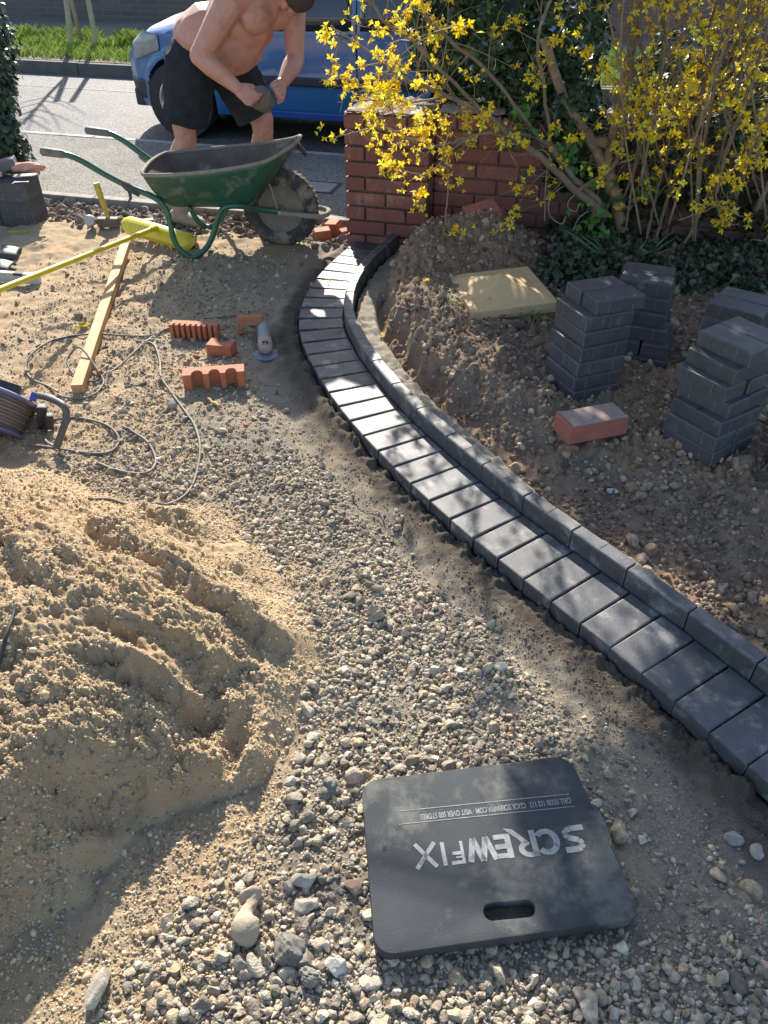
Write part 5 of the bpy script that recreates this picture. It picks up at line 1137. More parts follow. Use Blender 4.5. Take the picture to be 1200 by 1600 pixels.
# neck and head (hanging forward, face to the hands)
hc = Vector((-.452, 4.66, 1.165)); nk = uch + FW * .04 + Vector((0, 0, .03))
sk += chain([nk, nk.lerp(hc, .7)], [.068, .060])
down = (FW * -.10 + Vector((0, 0, -1))).normalized()     # gaze
crown = (FW * .95 + Vector((0, -.25, -.15))).normalized()
Hx = down; Hz = (crown - down * crown.dot(down)).normalized(); Hy = Hz.cross(Hx)
HM = Matrix((Hx, Hy, Hz)).transposed()
def hp_(x, y, z): return hc + HM @ Vector((x, y, z))
sk += [(hp_(-.015, 0, .025), (.098, .078, .092), HM), (hp_(.018, 0, -.045), (.070, .062, .068), HM), (hp_(.045, 0, -.082), (.035, .04, .026), HM), (hp_(.088, 0, -.028), (.022, .012, .026), HM), (hp_(.094, 0, -.040), (.016, .016, .012), HM), (hp_(.074, 0, .012), (.020, .055, .012), HM), (hp_(.076, 0, -.066), (.012, .024, .006), HM), (hp_(.074, 0, -.075), (.012, .021, .007), HM)]
for s_ in (-1, 1): sk += [(hp_(-.008, s_ * .079, -.020), (.019, .008, .032), HM), (hp_(.055, s_ * .045, -.03), (.022, .02, .022), HM)]
# legs (shorts cover the thighs)
def leg(h_, k_, a_, toe, ft):
    s = chain([h_, h_.lerp(k_, .5), k_ + Vector((0, 0, .04))], [.11, .095, .068]); s += chain([k_ + Vector((0, 0, .04)), k_ - Vector((0, 0, .03))], [.067, .062])
    cv = k_.lerp(a_, .3) - FW * .018; s += chain([k_ - Vector((0, 0, .03)), cv, k_.lerp(a_, .65), a_], [.060, .071, .053, .041])
    return s
sk += leg(hipR, knR, anR, None, None) + leg(hipL, knL, anL, None, None)
# hands: palm, thumb and four fingers closed round the lump
def hand(wr, target, side_up, curl_n, spread):
    s = []; d = (target - wr).normalized(); n_ = curl_n.normalized(); w_ = d.cross(n_).normalized() * spread
    palm0 = wr + d * .020; palm1 = wr + d * .080
    for k in range(4):
        o_ = w_ * (k - 1.5) * .021; s += chain([palm0 + o_ * .6, palm1 + o_], [.0175, .0150], .5)
    Ls = [.072, .080, .074, .058]
    for k in range(4):
        o_ = w_ * (k - 1.5) * .0215; b0 = palm1 + o_; L_ = Ls[k]; dd = d; p = b0; r_ = .0105
        for q, (fr, ang) in enumerate(((.44, 22 + 5 * k), (.31, 38), (.25, 34))):
            dd = Matrix.Rotation(R(ang) , 3, w_.normalized() * (1 if spread > 0 else -1)) @ dd
            if dd.dot(n_) < -.95: pass
            p2 = p + dd * L_ * fr; s += chain([p, p2], [r_, r_ - .0011], .6); p = p2; r_ -= .0011
    t0 = palm0 - w_ * .030 + d * .006; t1 = t0 - w_ * .024 * 1 + d * .034 + n_ * -.008; t2 = t1 + d * .032 - n_ * .012; s += chain([t0, t1, t2], [.0165, .0125, .0100], .5)
    return s
sk += hand(wrR, LC + Vector((-.03, -.035, .0)), 1, Vector((.15, -1, .55)), 1)
sk += hand(wrL, LC + Vector((.045, -.02, .015)), 1, Vector((.75, -.75, .35)), 1)
man = empty('person', P0); tag(man, 'shirtless man in dark shorts bending over the wheelbarrow, mortar lump in both hands', 'person')
def skin_mat():
    m = mat('sunburnt_skin', (.56, .30, .225), (.46, .225, .165), .5, 14, .5, 220, .45, c3=(.40, .185, .14), s3=16, th3=.6, bdist=.002); b = m.node_tree.nodes['Principled BSDF']
    b.inputs['Subsurface Weight'].default_value = .12; b.inputs['Subsurface Radius'].default_value = (.012, .005, .003); return m
M_SKIN = skin_mat()
for i, (c, r_, M_) in enumerate(sk): sk[i] = (Vector(c) - P0, r_, M_)
bodyo = fuse('body', sk, .0055, M_SKIN, man, 5)
# hair, short and dark
hb = [(hp_(-.020, 0, .040), (.104, .086, .092), HM), (hp_(-.050, 0, -.01), (.068, .078, .08), HM)]
hb = [(Vector(c) - P0, r_, M_) for c, r_, M_ in hb]; fuse('hair', hb, .006, mat('dark_brown_hair', (.045, .032, .025), (.07, .05, .038), .7, 60, .8, 300), man, 2)
# shorts
sh = [ell(pelvis + Vector((.0, 0, -.01)), .175, .205, .135), ell(pelvis.lerp(belly, .22) + Vector((-.02, 0, -.02)), .17, .205, .11, T_)]
def sleg(h_, k_):
    e = h_.lerp(k_, .86); return chain([h_ + Vector((0, 0, .0)), h_.lerp(k_, .45), e], [.148, .138, .120], .3)
sh += sleg(hipR + Vector((-.0, 0, .0)), knR) + sleg(hipL, knL)
sh = [(Vector(c) - P0, r_, M_) for c, r_, M_ in sh]
M_SHORTS = mat('charcoal_cloth', (.020, .024, .030), (.030, .034, .040), .9, 12, .6, 400, .2)
so = fuse('shorts', sh, .008, M_SHORTS, man, 4)
# cut hems and waist straight, add folds
bm = bmesh.new(); bm.from_mesh(so.data)
for (h_, k_) in ((hipR, knR), (hipL, knL)):
    e = h_.lerp(k_, .82) - P0; nrm = (k_ - h_).normalized()
    near_ = [v for v in bm.verts if (v.co - e).length < .24 and (v.co - (Vector((hipL.x, hipL.y, e.z + 0)) - P0 if k_ is knR else Vector((hipR.x, hipR.y, e.z)) - P0)).length > .0]
    gs = set(near_); gf = [f for f in bm.faces if all(v in gs for v in f.verts)]; ge = [q for q in bm.edges if all(v in gs for v in q.verts)]
    bmesh.ops.bisect_plane(bm, geom=near_ + ge + gf, plane_co=e, plane_no=nrm, clear_outer=False)
    bmesh.ops.delete(bm, geom=[v for v in bm.verts if (v.co - e).dot(nrm) > 1e-4 and (v.co - e).length < .24], context='VERTS')
wp = pelvis.lerp(belly, .45) + Vector((-.02, 0, .075)) - P0; wn_ = (Vector((0, 0, 1)) * .80 + FW * .35).normalized()
bmesh.ops.bisect_plane(bm, geom=list(bm.verts) + list(bm.edges) + list(bm.faces), plane_co=wp, plane_no=wn_, clear_outer=True)
for v in bm.verts:
    p = v.co + P0; f_ = math.sin(p.x * 62 + p.z * 34 + p.y * 20) * .0035 + math.sin(p.z * 75 - p.x * 45) * .0025 + math.sin(p.y * 90 + p.z * 15) * .002; v.co += v.normal * f_
bm.to_mesh(so.data); bm.free(); md = so.modifiers.new('t', 'SOLIDIFY'); md.thickness = .005; md.offset = -1
# shoes with thick socks
for an_, nm in ((anR, 'r'), (anL, 'l')):
    t_ = (FW * .95 + RT * (.10 if nm == 'r' else -.2)).normalized(); g0 = Vector((an_.x, an_.y, 0)); zf = hz(g0.x, g0.y)
    bb = chain([an_ + Vector((0, 0, .02)), an_ - Vector((0, 0, .03))], [.046, .050], .3); base = Vector((an_.x, an_.y, zf + .045)); bb += chain([base - t_ * .055, base + t_ * .05, base + t_ * .14, base + t_ * .175], [.046, .047, .043, .034], .3, )
    bb = [(Vector(c) - P0, r_, M_) for c, r_, M_ in bb]; so_ = fuse('boot', bb, .007, mat('sandy_boot', (.42, .34, .25), (.33, .26, .19), .9, 20, .5, 120), man, 3)
    for v in so_.data.vertices: v.co.z = max(v.co.z, zf - P0.z + .006)
# the lump he is holding
V, F = ICO[4]; r6 = np.random.default_rng(9); V = V.copy()
for _ in range(5): n_ = r6.normal(size=3); n_ /= np.linalg.norm(n_); V -= np.maximum(V @ n_ - .75, 0)[:, None] * n_ * .8
k_ = r6.normal(size=(8, 3)) * 5; V = V * (1 + .05 * np.sin(V @ k_.T + r6.random(8) * 6).sum(1) / 2)[:, None] * np.array([.066, .055, .058])
o = link('mortar_lump', npmesh('mortar_lump', V, F), mat('grey_brown_mortar', (.12, .105, .09), (.17, .15, .12), .95, 40, .8, 200)); o.location = LC; tag(o, 'rough grey-brown lump of mortar held in the man\'s two hands', 'mortar lump')
# ------------------------------------------------------------ leaves helpers
def leaf_cloud(name, C, N_, S, cols, m, shape='ivy', seed=0, parent=None, curl=.25):
    """many small leaf faces: C centres (n,3), N_ normals (n,3), S sizes"""
    rg_ = np.random.default_rng(seed); n = len(C)
    if shape == 'ivy': P = np.array([(0, -.55), (.42, -.30), (.50, .05), (.24, .12), (0, .62), (-.24, .12), (-.50, .05), (-.42, -.30)]); 
    elif shape == 'long': P = np.array([(0, -.5), (.16, -.1), (.13, .25), (0, .6), (-.13, .25), (-.16, -.1)])
    N_ = N_ / np.linalg.norm(N_, axis=1)[:, None]; t = rg_.normal(size=(n, 3)); t -= (t * N_).sum(1)[:, None] * N_; t /= np.linalg.norm(t, axis=1)[:, None]; b_ = np.cross(N_, t)
    k = len(P); ctr = C[:, None, :] + 0 * t[:, None, :]; out = C[:, None, :] + S[:, None, None] * (P[None, :, 0:1] * t[:, None, :] + P[None, :, 1:2] * b_[:, None, :]) - (N_ * (S * curl)[:, None])[:, None, :] * (np.abs(P[None, :, 0:1]) * 1.2 + (np.abs(P[None, :, 1:2])) * .5)
    V = np.concatenate([C[:, None, :], out], 1).reshape(-1, 3); idx = np.arange(n)[:, None] * (k + 1)
    F = np.concatenate([np.stack([idx[:, 0], idx[:, 0] + 1 + j, idx[:, 0] + 1 + (j + 1) % k], 1) for j in range(k)]); return link(name, npmesh(name, V, F, np.repeat(cols, k + 1, 0)), m, parent, smooth=False)
M_IVY = colmat('ivy_leaf', .38, .15, 60., .25, 40., translucent=.18, spec=.55)
M_FLOW = colmat('yellow_petal', .6, 0, 10, .15, 60., translucent=.45)
M_LEAFB = colmat('strap_leaf', .45, .1, 60., .2, 40., translucent=.25)
M_BARK = mat('grey_brown_bark', (.24, .185, .125), (.15, .115, .08), .85, 30, .7, 160, c3=(.32, .27, .20), s3=14, th3=.6)
M_TWIG = mat('pale_twig', (.30, .215, .13), (.20, .14, .09), .7, 30, .4, 200)
# ------------------------------------------------------------ yellow flowering bush
bush = empty('flowering_bush', (1.15, 3.86, .08)); tag(bush, 'tall bare-twigged bush covered in small yellow star flowers in front of the garden wall', 'bush')
BO = bush.location
rb = np.random.default_rng(12); pyr = random.Random(5)
TW = []        # (points, radius0, radius1)
FL = []        # flower sites
def wander(p, d, L_, r0, n=7, droop=-.10, jit=.22):
    P = [p.copy()]; d = d.normalized()
    for i in range(n):
        d = (d + Vector((pyr.gauss(0, jit), pyr.gauss(0, jit), pyr.gauss(0, jit) + droop)) * .5).normalized(); p = p + d * L_ / n; P.append(p.copy())
    return P
def flowers_on(P, dens, t0=.2):
    L_ = sum((b_ - a).length for a, b_ in zip(P[:-1], P[1:]))
    n = int(L_ * dens * .85 + pyr.random()) if pyr.random() < .46 else 0
    for _ in range(n):
        t = t0 + (1 - t0) * pyr.random(); k = min(int(t * (len(P) - 1)), len(P) - 2); f_ = t * (len(P) - 1) - k; q = P[k].lerp(P[k + 1], f_); d = (P[k + 1] - P[k]).normalized()
        for _2 in range(pyr.choice((1, 2, 3, 3, 4))): FL.append((q + Vector((pyr.gauss(0, .012), pyr.gauss(0, .012), pyr.gauss(0, .012))), d))
def sprout(P, n, L_, r_, dens, depth=1, droop=-.08, side=.9):
    for _ in range(n):
        t = .18 + .82 * pyr.random(); k = min(int(t * (len(P) - 1)), len(P) - 2); q = P[k].lerp(P[k + 1], pyr.random()); d = (P[k + 1] - P[k]).normalized()
        s_ = Vector((pyr.gauss(0, 1), pyr.gauss(0, .8), pyr.gauss(.1, 1))).normalized(); dd = (d * .7 + s_ * side).normalized(); l_ = L_ * pyr.uniform(.5, 1.25)
        W = wander(q, dd, l_, r_, 6, droop); TW.append((W, r_, r_ * .4)); flowers_on(W, dens, .1)
        if depth: sprout(W, 3, l_ * .5, r_ * .6, dens, depth - 1, droop)
# limbs traced at their own distance (photo point, metres away)
def limb(pts, r0, r1, name='branch', ext=None, m=M_BARK):
    r0, r1 = r0 * .85, r1 * .8; P = [D(*p) for p in pts]
    if ext: P += [Vector(e) for e in ext]
    Q = smooth_path(P, 6); n = len(Q); b = MB(); b.tube([q - BO + Vector((pyr.gauss(0, .002), 0, pyr.gauss(0, .002))) for q in Q], [r0 + (r1 - r0) * (i / (n - 1)) for i in range(n)], 9); b.build(name, m, bush, smooth=True); return Q
Lb = []
Lb.append((limb([(948, 335, 3.86), (900, 298, 3.86), (850, 250, 3.84), (800, 215, 3.82), (760, 180, 3.80), (700, 150, 3.78), (640, 128, 3.75), (585, 110, 3.74)], .024, .006), 16, .30, 12))
Lb.append((limb([(940, 320, 3.88), (890, 270, 3.88), (860, 230, 3.9), (825, 200, 3.92)], .020, .013), 4, .25, 8))
Lb.append((limb([(800, 215, 3.82), (760, 208, 3.80), (728, 216, 3.79), (690, 228, 3.79), (655, 225, 3.8), (610, 205, 3.82)], .009, .004), 10, .20, 14))
Lb.append((limb([(728, 216, 3.79), (700, 240, 3.78), (675, 268, 3.77), (650, 272, 3.77), (622, 262, 3.77)], .005, .0025, m=M_TWIG), 5, .10, 16))
Lb.append((limb([(690, 212, 3.79), (692, 240, 3.77), (700, 275, 3.75), (697, 330, 3.72), (690, 380, 3.70), (680, 412, 3.68)], .006, .002, m=M_TWIG), 4, .10, 12))
Lb.append((limb([(760, 180, 3.80), (700, 120, 3.75), (640, 60, 3.72), (590, 20, 3.7)], .010, .005, ext=[(-.15, 3.6, 1.45), (-.30, 3.45, 1.55)]), 14, .30, 14))
Lb.append((limb([(830, 200, 3.9), (770, 120, 3.85), (700, 60, 3.8), (660, 10, 3.78)], .010, .006, ext=[(.05, 3.7, 1.6), (-.25, 3.55, 1.9), (-.5, 3.4, 2.0)]), 12, .34, 11))
Lb.append((limb([(640, 128, 3.75), (590, 90, 3.72), (545, 60, 3.7), (515, 40, 3.7)], .006, .003, m=M_TWIG), 8, .18, 16))
Lb.append((limb([(700, 150, 3.78), (640, 160, 3.76), (590, 140, 3.75), (540, 135, 3.74)], .006, .003, m=M_TWIG), 9, .18, 14))
Lb.append((limb([(655, 225, 3.8), (600, 200, 3.78), (555, 207, 3.76), (520, 215, 3.75)], .0035, .002, m=M_TWIG), 3, .07, 10))
Lb.append((limb([(900, 300, 3.86), (958, 260, 3.84), (975, 200, 3.82), (985, 120, 3.82), (995, 20, 3.8)], .014, .008, ext=[(1.05, 3.75, 1.7), (.95, 3.6, 2.15)]), 14, .26, 12))
Lb.append((limb([(860, 230, 3.9), (850, 130, 3.88), (845, 40, 3.88)], .010, .007, ext=[(.85, 3.8, 1.7), (.6, 3.6, 2.2), (.3, 3.3, 2.35)]), 12, .3, 9))
# canes rising from the ground further right
for (x0, y0, x1, y1, xt, zt_, yt, nn) in ((1008, 388, 1040, 250, 1075, 1.9, 3.6, 14), (1015, 385, 1070, 220, 1145, 2.1, 3.7, 14), (1022, 380, 1090, 200, 1180, 2.2, 3.4, 14), (1058, 402, 1120, 260, 1190, 1.9, 3.5, 15), (1062, 398, 1140, 240, 1260, 2.0, 3.6, 13), (1000, 290, 1030, 150, 1050, 2.2, 3.5, 12), (1120, 300, 1160, 170, 1215, 2.0, 3.5, 14), (1150, 310, 1200, 180, 1300, 2.1, 3.3, 12), (985, 285, 1010, 180, 1000, 2.3, 3.6, 10), (1040, 330, 1060, 200, 1040, 2.3, 3.3, 12), (1180, 330, 1250, 200, 1330, 2.0, 3.5, 10), (1090, 330, 1090, 200, 1120, 2.3, 3.3, 11)):
    yy = pyr.uniform(3.65, 3.95); tp = D(xt, 0, yy); arch = pyr.uniform(-.5, .35)
    Q = limb([(x0, y0, yy), ((x0 + x1) / 2 + pyr.uniform(-6, 6), (y0 + y1) / 2, yy), (x1, y1, yy - .02), ((x1 + xt) / 2, y1 / 2, yy - .04), (xt, 5, yy - .06)], pyr.uniform(.008, .014), pyr.uniform(.004, .006), ext=[(tp.x + arch * .4, yt, zt_ * .85), (tp.x + arch, yt - .25, zt_ * .98)])
    Lb.append((Q, nn, .26, 11))
# hanging flowering sprays at the right
Lb.append((limb([(1200, 210, 3.5), (1150, 260, 3.48), (1120, 300, 3.46), (1128, 355, 3.45)], .004, .002, m=M_TWIG), 6, .10, 26))
Lb.append((limb([(1060, 345, 3.5), (1100, 330, 3.48), (1135, 320, 3.46), (1140, 350, 3.45)], .003, .0015, m=M_TWIG), 5, .07, 30))
Lb.append((limb([(1230, 120, 3.5), (1195, 180, 3.48), (1180, 260, 3.46)], .005, .002, m=M_TWIG), 7, .14, 26))
Lb.append((limb([(1250, 240, 3.45), (1215, 320, 3.44), (1196, 380, 3.43)], .004, .002, m=M_TWIG), 4, .08, 22))
# overhead arching canes that throw the dappled shade
for k in range(26):
    a0 = Vector((pyr.uniform(.5, 1.7), pyr.uniform(3.6, 3.95), 1.3)); e = Vector((pyr.uniform(-.7, 1.3), pyr.uniform(3.0, 4.3), pyr.uniform(1.7, 2.5))); e.z = max(e.z, 1.35 + (e.y - 3.) * .1)
    Q = smooth_path([a0, a0.lerp(e, .4) + Vector((0, 0, .35)), e, e + Vector((pyr.uniform(-.3, .1), -.2, -.12))], 6); b = MB(); b.tube([q - BO for q in Q], [.009 - .005 * i / len(Q) for i in range(len(Q))], 7); b.build('branch', M_BARK, bush, smooth=True); Lb.append((Q, 15, .38, 8))
for n_i, (Q, n, L_, dens) in enumerate(Lb):
    sprout(Q, int(n * 1.6), L_, .0026, dens * (.62 if n_i > 11 else 1.), 1); flowers_on(Q, dens * .35, .4)
# thicket of finer canes filling the right-hand side
for k in range(24):
    px = pyr.uniform(940, 1240); y0 = pyr.uniform(3.6, 4.0); a_ = D(px, pyr.uniform(300, 380), y0); e = D(px + pyr.uniform(-90, 130), 0, y0 - .05)
    Q = smooth_path([a_, a_.lerp(e, .5) + Vector((pyr.gauss(0, .05), pyr.gauss(0, .04), 0)), e, e + Vector((pyr.gauss(0, .2), -.1, .45))], 6); b = MB(); b.tube([q - BO for q in Q], [.0055 - .003 * i / len(Q) for i in range(len(Q))], 6); b.build('branch', M_BARK if k % 2 else M_TWIG, bush, smooth=True); Lb.append((Q, 8, .2, 7)); sprout(Q, 9, .22, .0022, 8, 1)
# particular flower clusters seen against the brickwork
for (px, py, y, n) in ((508, 214, 3.75, 4), (657, 303, 3.75, 7), (655, 328, 3.75, 5), (650, 308, 3.76, 4), (735, 262, 3.74, 2), (720, 287, 3.74, 4), (710, 360, 3.70, 9), (618, 255, 3.77, 8), (590, 235, 3.77, 7), (600, 215, 3.77, 8), (575, 200, 3.77, 6), (560, 160, 3.76, 6), (620, 272, 3.77, 4), (575, 170, 3.76, 6), (658, 195, 3.79, 7), (686, 205, 3.79, 4), (625, 230, 3.77, 4), (640, 205, 3.78, 5), (1130, 350, 3.45, 7), (1090, 322, 3.46, 6), (1110, 290, 3.47, 7), (1058, 300, 3.5, 5), (1040, 150, 3.7, 6), (985, 170, 3.7, 4), (1028, 278, 3.6, 3), (1000, 200, 3.6, 7), (1020, 215, 3.6, 8), (1050, 205, 3.6, 8), (900, 60, 3.75, 8), (920, 85, 3.75, 8), (880, 65, 3.75, 6), (1150, 270, 3.48, 5), (1170, 235, 3.48, 5), (840, 130, 3.8, 5), (812, 222, 3.8, 3), (870, 195, 3.8, 4), (545, 110, 3.72, 5), (620, 95, 3.72, 7), (600, 85, 3.72, 7), (590, 50, 3.72, 8), (620, 25, 3.72, 8), (520, 50, 3.72, 4)):
    q = D(px, py, y)
    for _ in range(n): FL.append((q + Vector((pyr.gauss(0, .020), pyr.gauss(0, .02), pyr.gauss(0, .020))), Vector((0, 0, 1))))
b = MB()
TW = [q for q in TW if not (proj(q[0][-1])[0] < 492 and q[0][-1].y > 1)]
for P, r0, r1 in TW: b.tube([p - BO for p in P], [r0 + (r1 - r0) * i / (len(P) - 1) for i in range(len(P))], 4, False)
tag(b.build('twigs', M_TWIG, bush, smooth=True), kind='stuff')
FL = [f for f in FL if proj(f[0])[0] > 495]
# flowers: four strap petals each, opened to different degrees
C = np.array([f[0] - BO for f in FL]); n = len(C); ax_ = rb.normal(size=(n, 3)); ax_[:, 2] -= .4; ax_ /= np.linalg.norm(ax_, axis=1)[:, None]; t = rb.normal(size=(n, 3)); t -= (t * ax_).sum(1)[:, None] * ax_; t /= np.linalg.norm(t, axis=1)[:, None]; bb_ = np.cross(ax_, t)
S = rb.uniform(.018, .030, n); op = rb.uniform(.5, 1.35, n); VV = []; FF = []; off = 0
for k in range(4):
    a = k * np.pi / 2 + rb.normal(size=n) * .12; r_ = t * np.cos(a)[:, None] + bb_ * np.sin(a)[:, None]; s_ = np.cross(ax_, r_); o_ = np.sin(op)[:, None]; c_ = np.cos(op)[:, None]; tip = C + (r_ * o_ + ax_ * c_) * S[:, None]; mid = C + (r_ * o_ * .5 + ax_ * (c_ * .5 + .12)) * S[:, None]; w = s_ * (S * .24)[:, None]
    VV.append(np.stack([C, mid + w, tip, mid - w], 1)); 
V = np.concatenate(VV, 1).reshape(-1, 3); idx = np.arange(n * 4) * 4; F = np.stack([idx, idx + 1, idx + 2, idx + 3], 1)
cl = pal(n, [(.90, .66, .02), (.92, .72, .04), (.84, .56, .02), (.90, .76, .08)], rb, .08)  # petal tones raised to stand for backlight
tag(link('flowers', npmesh('flowers', V, F, np.repeat(cl, 16, 0)), M_FLOW, bush, smooth=False), kind='stuff')
# a few green buds
k = rb.integers(0, n, 500); leaf_cloud('buds', C[k] + rb.normal(size=(500, 3)) * .01, rb.normal(size=(500, 3)), rb.uniform(.008, .016, 500), pal(500, [(.30, .36, .07), (.22, .30, .05), (.38, .38, .10)], rb), M_LEAFB, 'long', 3, bush)
bpy.data.objects['buds']['kind'] = 'stuff'
# ------------------------------------------------------------ ivy-covered old trunk behind the bush
iv = empty('ivy_clad_tree', (1.14, 3.98, .05)); tag(iv, 'old pruned tree trunk smothered in dark ivy behind the yellow bush', 'ivy-covered tree')
IO = iv.location; M_TRUNK = mat('lopped_bark', (.33, .22, .13), (.22, .15, .09), .9, 20, .8, 90, c3=(.45, .32, .18), s3=12, th3=.58)
def itube(pts, rs, name): b = MB(); b.tube([p - IO for p in smooth_path([D(*q) if len(q) == 3 else Vector(q[:3]) for q in pts], 5)], rs, 10) if not isinstance(rs, list) else None; return b.build(name, M_TRUNK, iv, smooth=True)
itube([(975, 385, 3.98), (968, 340, 3.98), (958, 300, 3.97), (948, 262, 3.96)], .034, 'trunk')
itube([(958, 300, 3.97), (935, 240, 3.98), (915, 205, 4.0)], .026, 'branch'); itube([(948, 262, 3.96), (955, 220, 3.95), (972, 150, 3.95), (990, 60, 3.95), (996, 0, 3.95)], .019, 'branch'); itube([(915, 205, 4.0), (880, 150, 4.1), (850, 60, 4.2)], .022, 'branch')
for q in ((942, 222, 3.93), (952, 276, 3.93), (962, 300, 3.92), (968, 322, 3.92), (935, 330, 3.92)):
    c = D(*q); V, F = ICO[2]; r7 = np.random.default_rng(int(q[0])); o = link('bark_burr', npmesh('bark_burr', V * np.array([.032, .024, .024]) * (1 + .20 * r7.normal(size=(len(V), 1))), F), M_TRUNK, iv); o.location = c - IO
def ivy_vol(blobs, n, seed):
    r_ = np.random.default_rng(seed); C = []; Nn = []
    w = np.array([b_[3] * b_[4] * b_[5] for b_ in blobs]) ** .7; w /= w.sum(); pick = r_.choice(len(blobs), n, p=w)
    B = np.array(blobs)[pick]; d = r_.normal(size=(n, 3)); d /= np.linalg.norm(d, axis=1)[:, None]; rad = r_.uniform(.55, 1.02, n) ** .6
    C = B[:, :3] + d * rad[:, None] * B[:, 3:6]; k = fbm(C[:, 0] * 3 + C[:, 2] * 5, C[:, 1] * 3 - C[:, 2] * 4, .6, 3, off=60) > -.28; return C[k], (d + r_.normal(size=d.shape) * .55)[k]
def Q_(px, py, y, rx, ry, rz): p = D(px, py, y); return (p.x, p.y, p.z, rx, ry, rz)
blobs = [Q_(760, 40, 4.5, .34, .22, .42), Q_(830, 120, 4.4, .26, .2, .24), Q_(880, 60, 4.45, .24, .2, .36), Q_(700, 60, 4.6, .22, .18, .26), Q_(890, 180, 4.15, .19, .14, .16), Q_(940, 240, 4.08, .17, .12, .16), Q_(960, 320, 4.03, .17, .10, .14), Q_(940, 380, 3.98, .20, .10, .10), Q_(820, 185, 4.2, .10, .08, .14), Q_(880, 270, 4.05, .10, .08, .10), (.75, 4.5, 1.6, .42, .25, .38), (.35, 4.6, 1.5, .3, .2, .3), (1.2, 4.4, 1.6, .35, .2, .35), (.55, 4.4, 2.15, .5, .3, .35), (-.02, 4.35, 2.3, .34, .25, .26), (1.2, 4.3, 2.0, .45, .3, .35)]  # last, highest blobs: unseen overhead ivy added to shade the right side
C, Nn = ivy_vol(blobs, 21000, 4); r_ = np.random.default_rng(6); m_ = len(C)
o = leaf_cloud('ivy_foliage', C - np.array(IO), Nn, r_.uniform(.028, .052, m_), pal(m_, [(.030, .062, .026), (.022, .048, .022), (.045, .085, .032), (.06, .11, .035)], r_, .2), M_IVY, 'ivy', 7, iv); o['kind'] = 'stuff'
hd = empty('dark_hedge', (1.9, 4.5, 0)); tag(hd, 'dark ivy hedge hanging over the garden wall at the right behind the flowering bush', 'hedge')
hb_ = [(1.35 + .3 * k, 4.02 - .09 * k, .50 + .10 * math.sin(k * 2.1), .24, .16, .42) for k in range(7)] + [(1.5 + .35 * k, 4.35, .85, .28, .2, .22) for k in range(5)]
C_, N2 = ivy_vol(hb_, 12000, 14); r_2 = np.random.default_rng(8); oo = leaf_cloud('hedge_foliage', C_ - np.array(hd.location), N2, r_2.uniform(.026, .048, len(C_)), pal(len(C_), [(.028, .055, .026), (.020, .042, .022), (.045, .075, .034), (.07, .07, .04)], r_2, .2), M_IVY, 'ivy', 17, hd); oo['kind'] = 'stuff'
# hanging bright leaves lit from behind
C2 = []; 
for (px, py, y, s_) in ((816, 185, 3.95, .03), (815, 215, 3.95, .03), (880, 225, 3.93, .04), (885, 245, 3.92, .03), (905, 260, 3.9, .04), (1010, 300, 3.9, .04), (1015, 285, 3.9, .03), (925, 345, 3.85, .04), (920, 365, 3.84, .04), (945, 300, 3.9, .05)):
    q = D(px, py, y)
    for _ in range(16): C2.append(q + Vector((pyr.gauss(0, s_), pyr.gauss(0, s_), pyr.gauss(0, s_))))
C2 = np.array(C2) - np.array(IO); o = leaf_cloud('bright_leaves', C2, r_.normal(size=C2.shape) + np.array([0, -1, .3]), r_.uniform(.03, .05, len(C2)), pal(len(C2), [(.10, .24, .05), (.07, .17, .045), (.14, .30, .06)], r_, .15), M_LEAFB, 'ivy', 9, iv); o['kind'] = 'stuff'
# dried white tendrils
b = MB()
for pts in ([(855, 260, 3.9), (852, 300, 3.9), (851, 345, 3.9)], [(892, 285, 3.9), (870, 298, 3.88), (858, 315, 3.87), (860, 338, 3.87), (878, 350, 3.87), (884, 338, 3.87)], [(905, 300, 3.88), (890, 312, 3.87), (888, 325, 3.87), (900, 330, 3.87), (905, 318, 3.87)], [(895, 360, 3.85), (905, 340, 3.85), (920, 330, 3.85)], [(838, 235, 3.9), (850, 235, 3.89), (862, 250, 3.88), (858, 262, 3.88)]):
    b.tube([p - IO for p in smooth_path([D(*q) for q in pts], 5)], .0017, 5, False)
b.build('tendrils', mat('dry_tendril', (.5, .45, .38)), iv, smooth=True)
# ------------------------------------------------------------ ground ivy, dead leaves, daffodil leaves
def gi(x, y): d = (x - .75); return sstep(.0, .25, d + fbm(x, y, .3, 2, off=70) * .2) * sstep(3.38, 3.65, y + fbm(x, y, .25, 2, off=71) * .15) * sstep(4.25, 4.1, x * RV.x + y * RV.y) * .95
x, y = sample(9500, .6, 3.4, 2.9, 4.3, gi, r_); z = height(x, y) + r_.uniform(.01, .11, len(x)) * sstep(3.3, 3.8, y)
nn = r_.normal(size=(len(x), 3)) * .55; nn[:, 2] += 1; nn[:, 1] -= .4
tag(leaf_cloud('ground_ivy', np.stack([x, y, z], 1), nn, r_.uniform(.026, .050, len(x)), pal(len(x), [(.030, .055, .024), (.022, .042, .020), (.05, .08, .035), (.10, .085, .05)], r_, .25), M_IVY, 'ivy', 8), kind='stuff')
x, y = sample(420, .2, 2.6, 2.6, 4.0, lambda x, y: sstep(2.9, 3.5, y + .3 * (x - .7)) * (dK(x, y)[0] > .3) * .8, r_); z = height(x, y) + .012
nn = r_.normal(size=(len(x), 3)) * .4; nn[:, 2] += 1
tag(leaf_cloud('fallen_leaves', np.stack([x, y, z], 1), nn, r_.uniform(.022, .05, len(x)), pal(len(x), [(.30, .20, .11), (.22, .15, .09), (.38, .28, .17), (.16, .11, .07)], r_, .15), M_IVY, 'ivy', 10), kind='stuff')
df = empty('daffodil_leaves', G(975, 428, .08)); df.location.z = .10; tag(df, 'clump of upright strap-shaped green leaves behind the block stacks', 'plant')
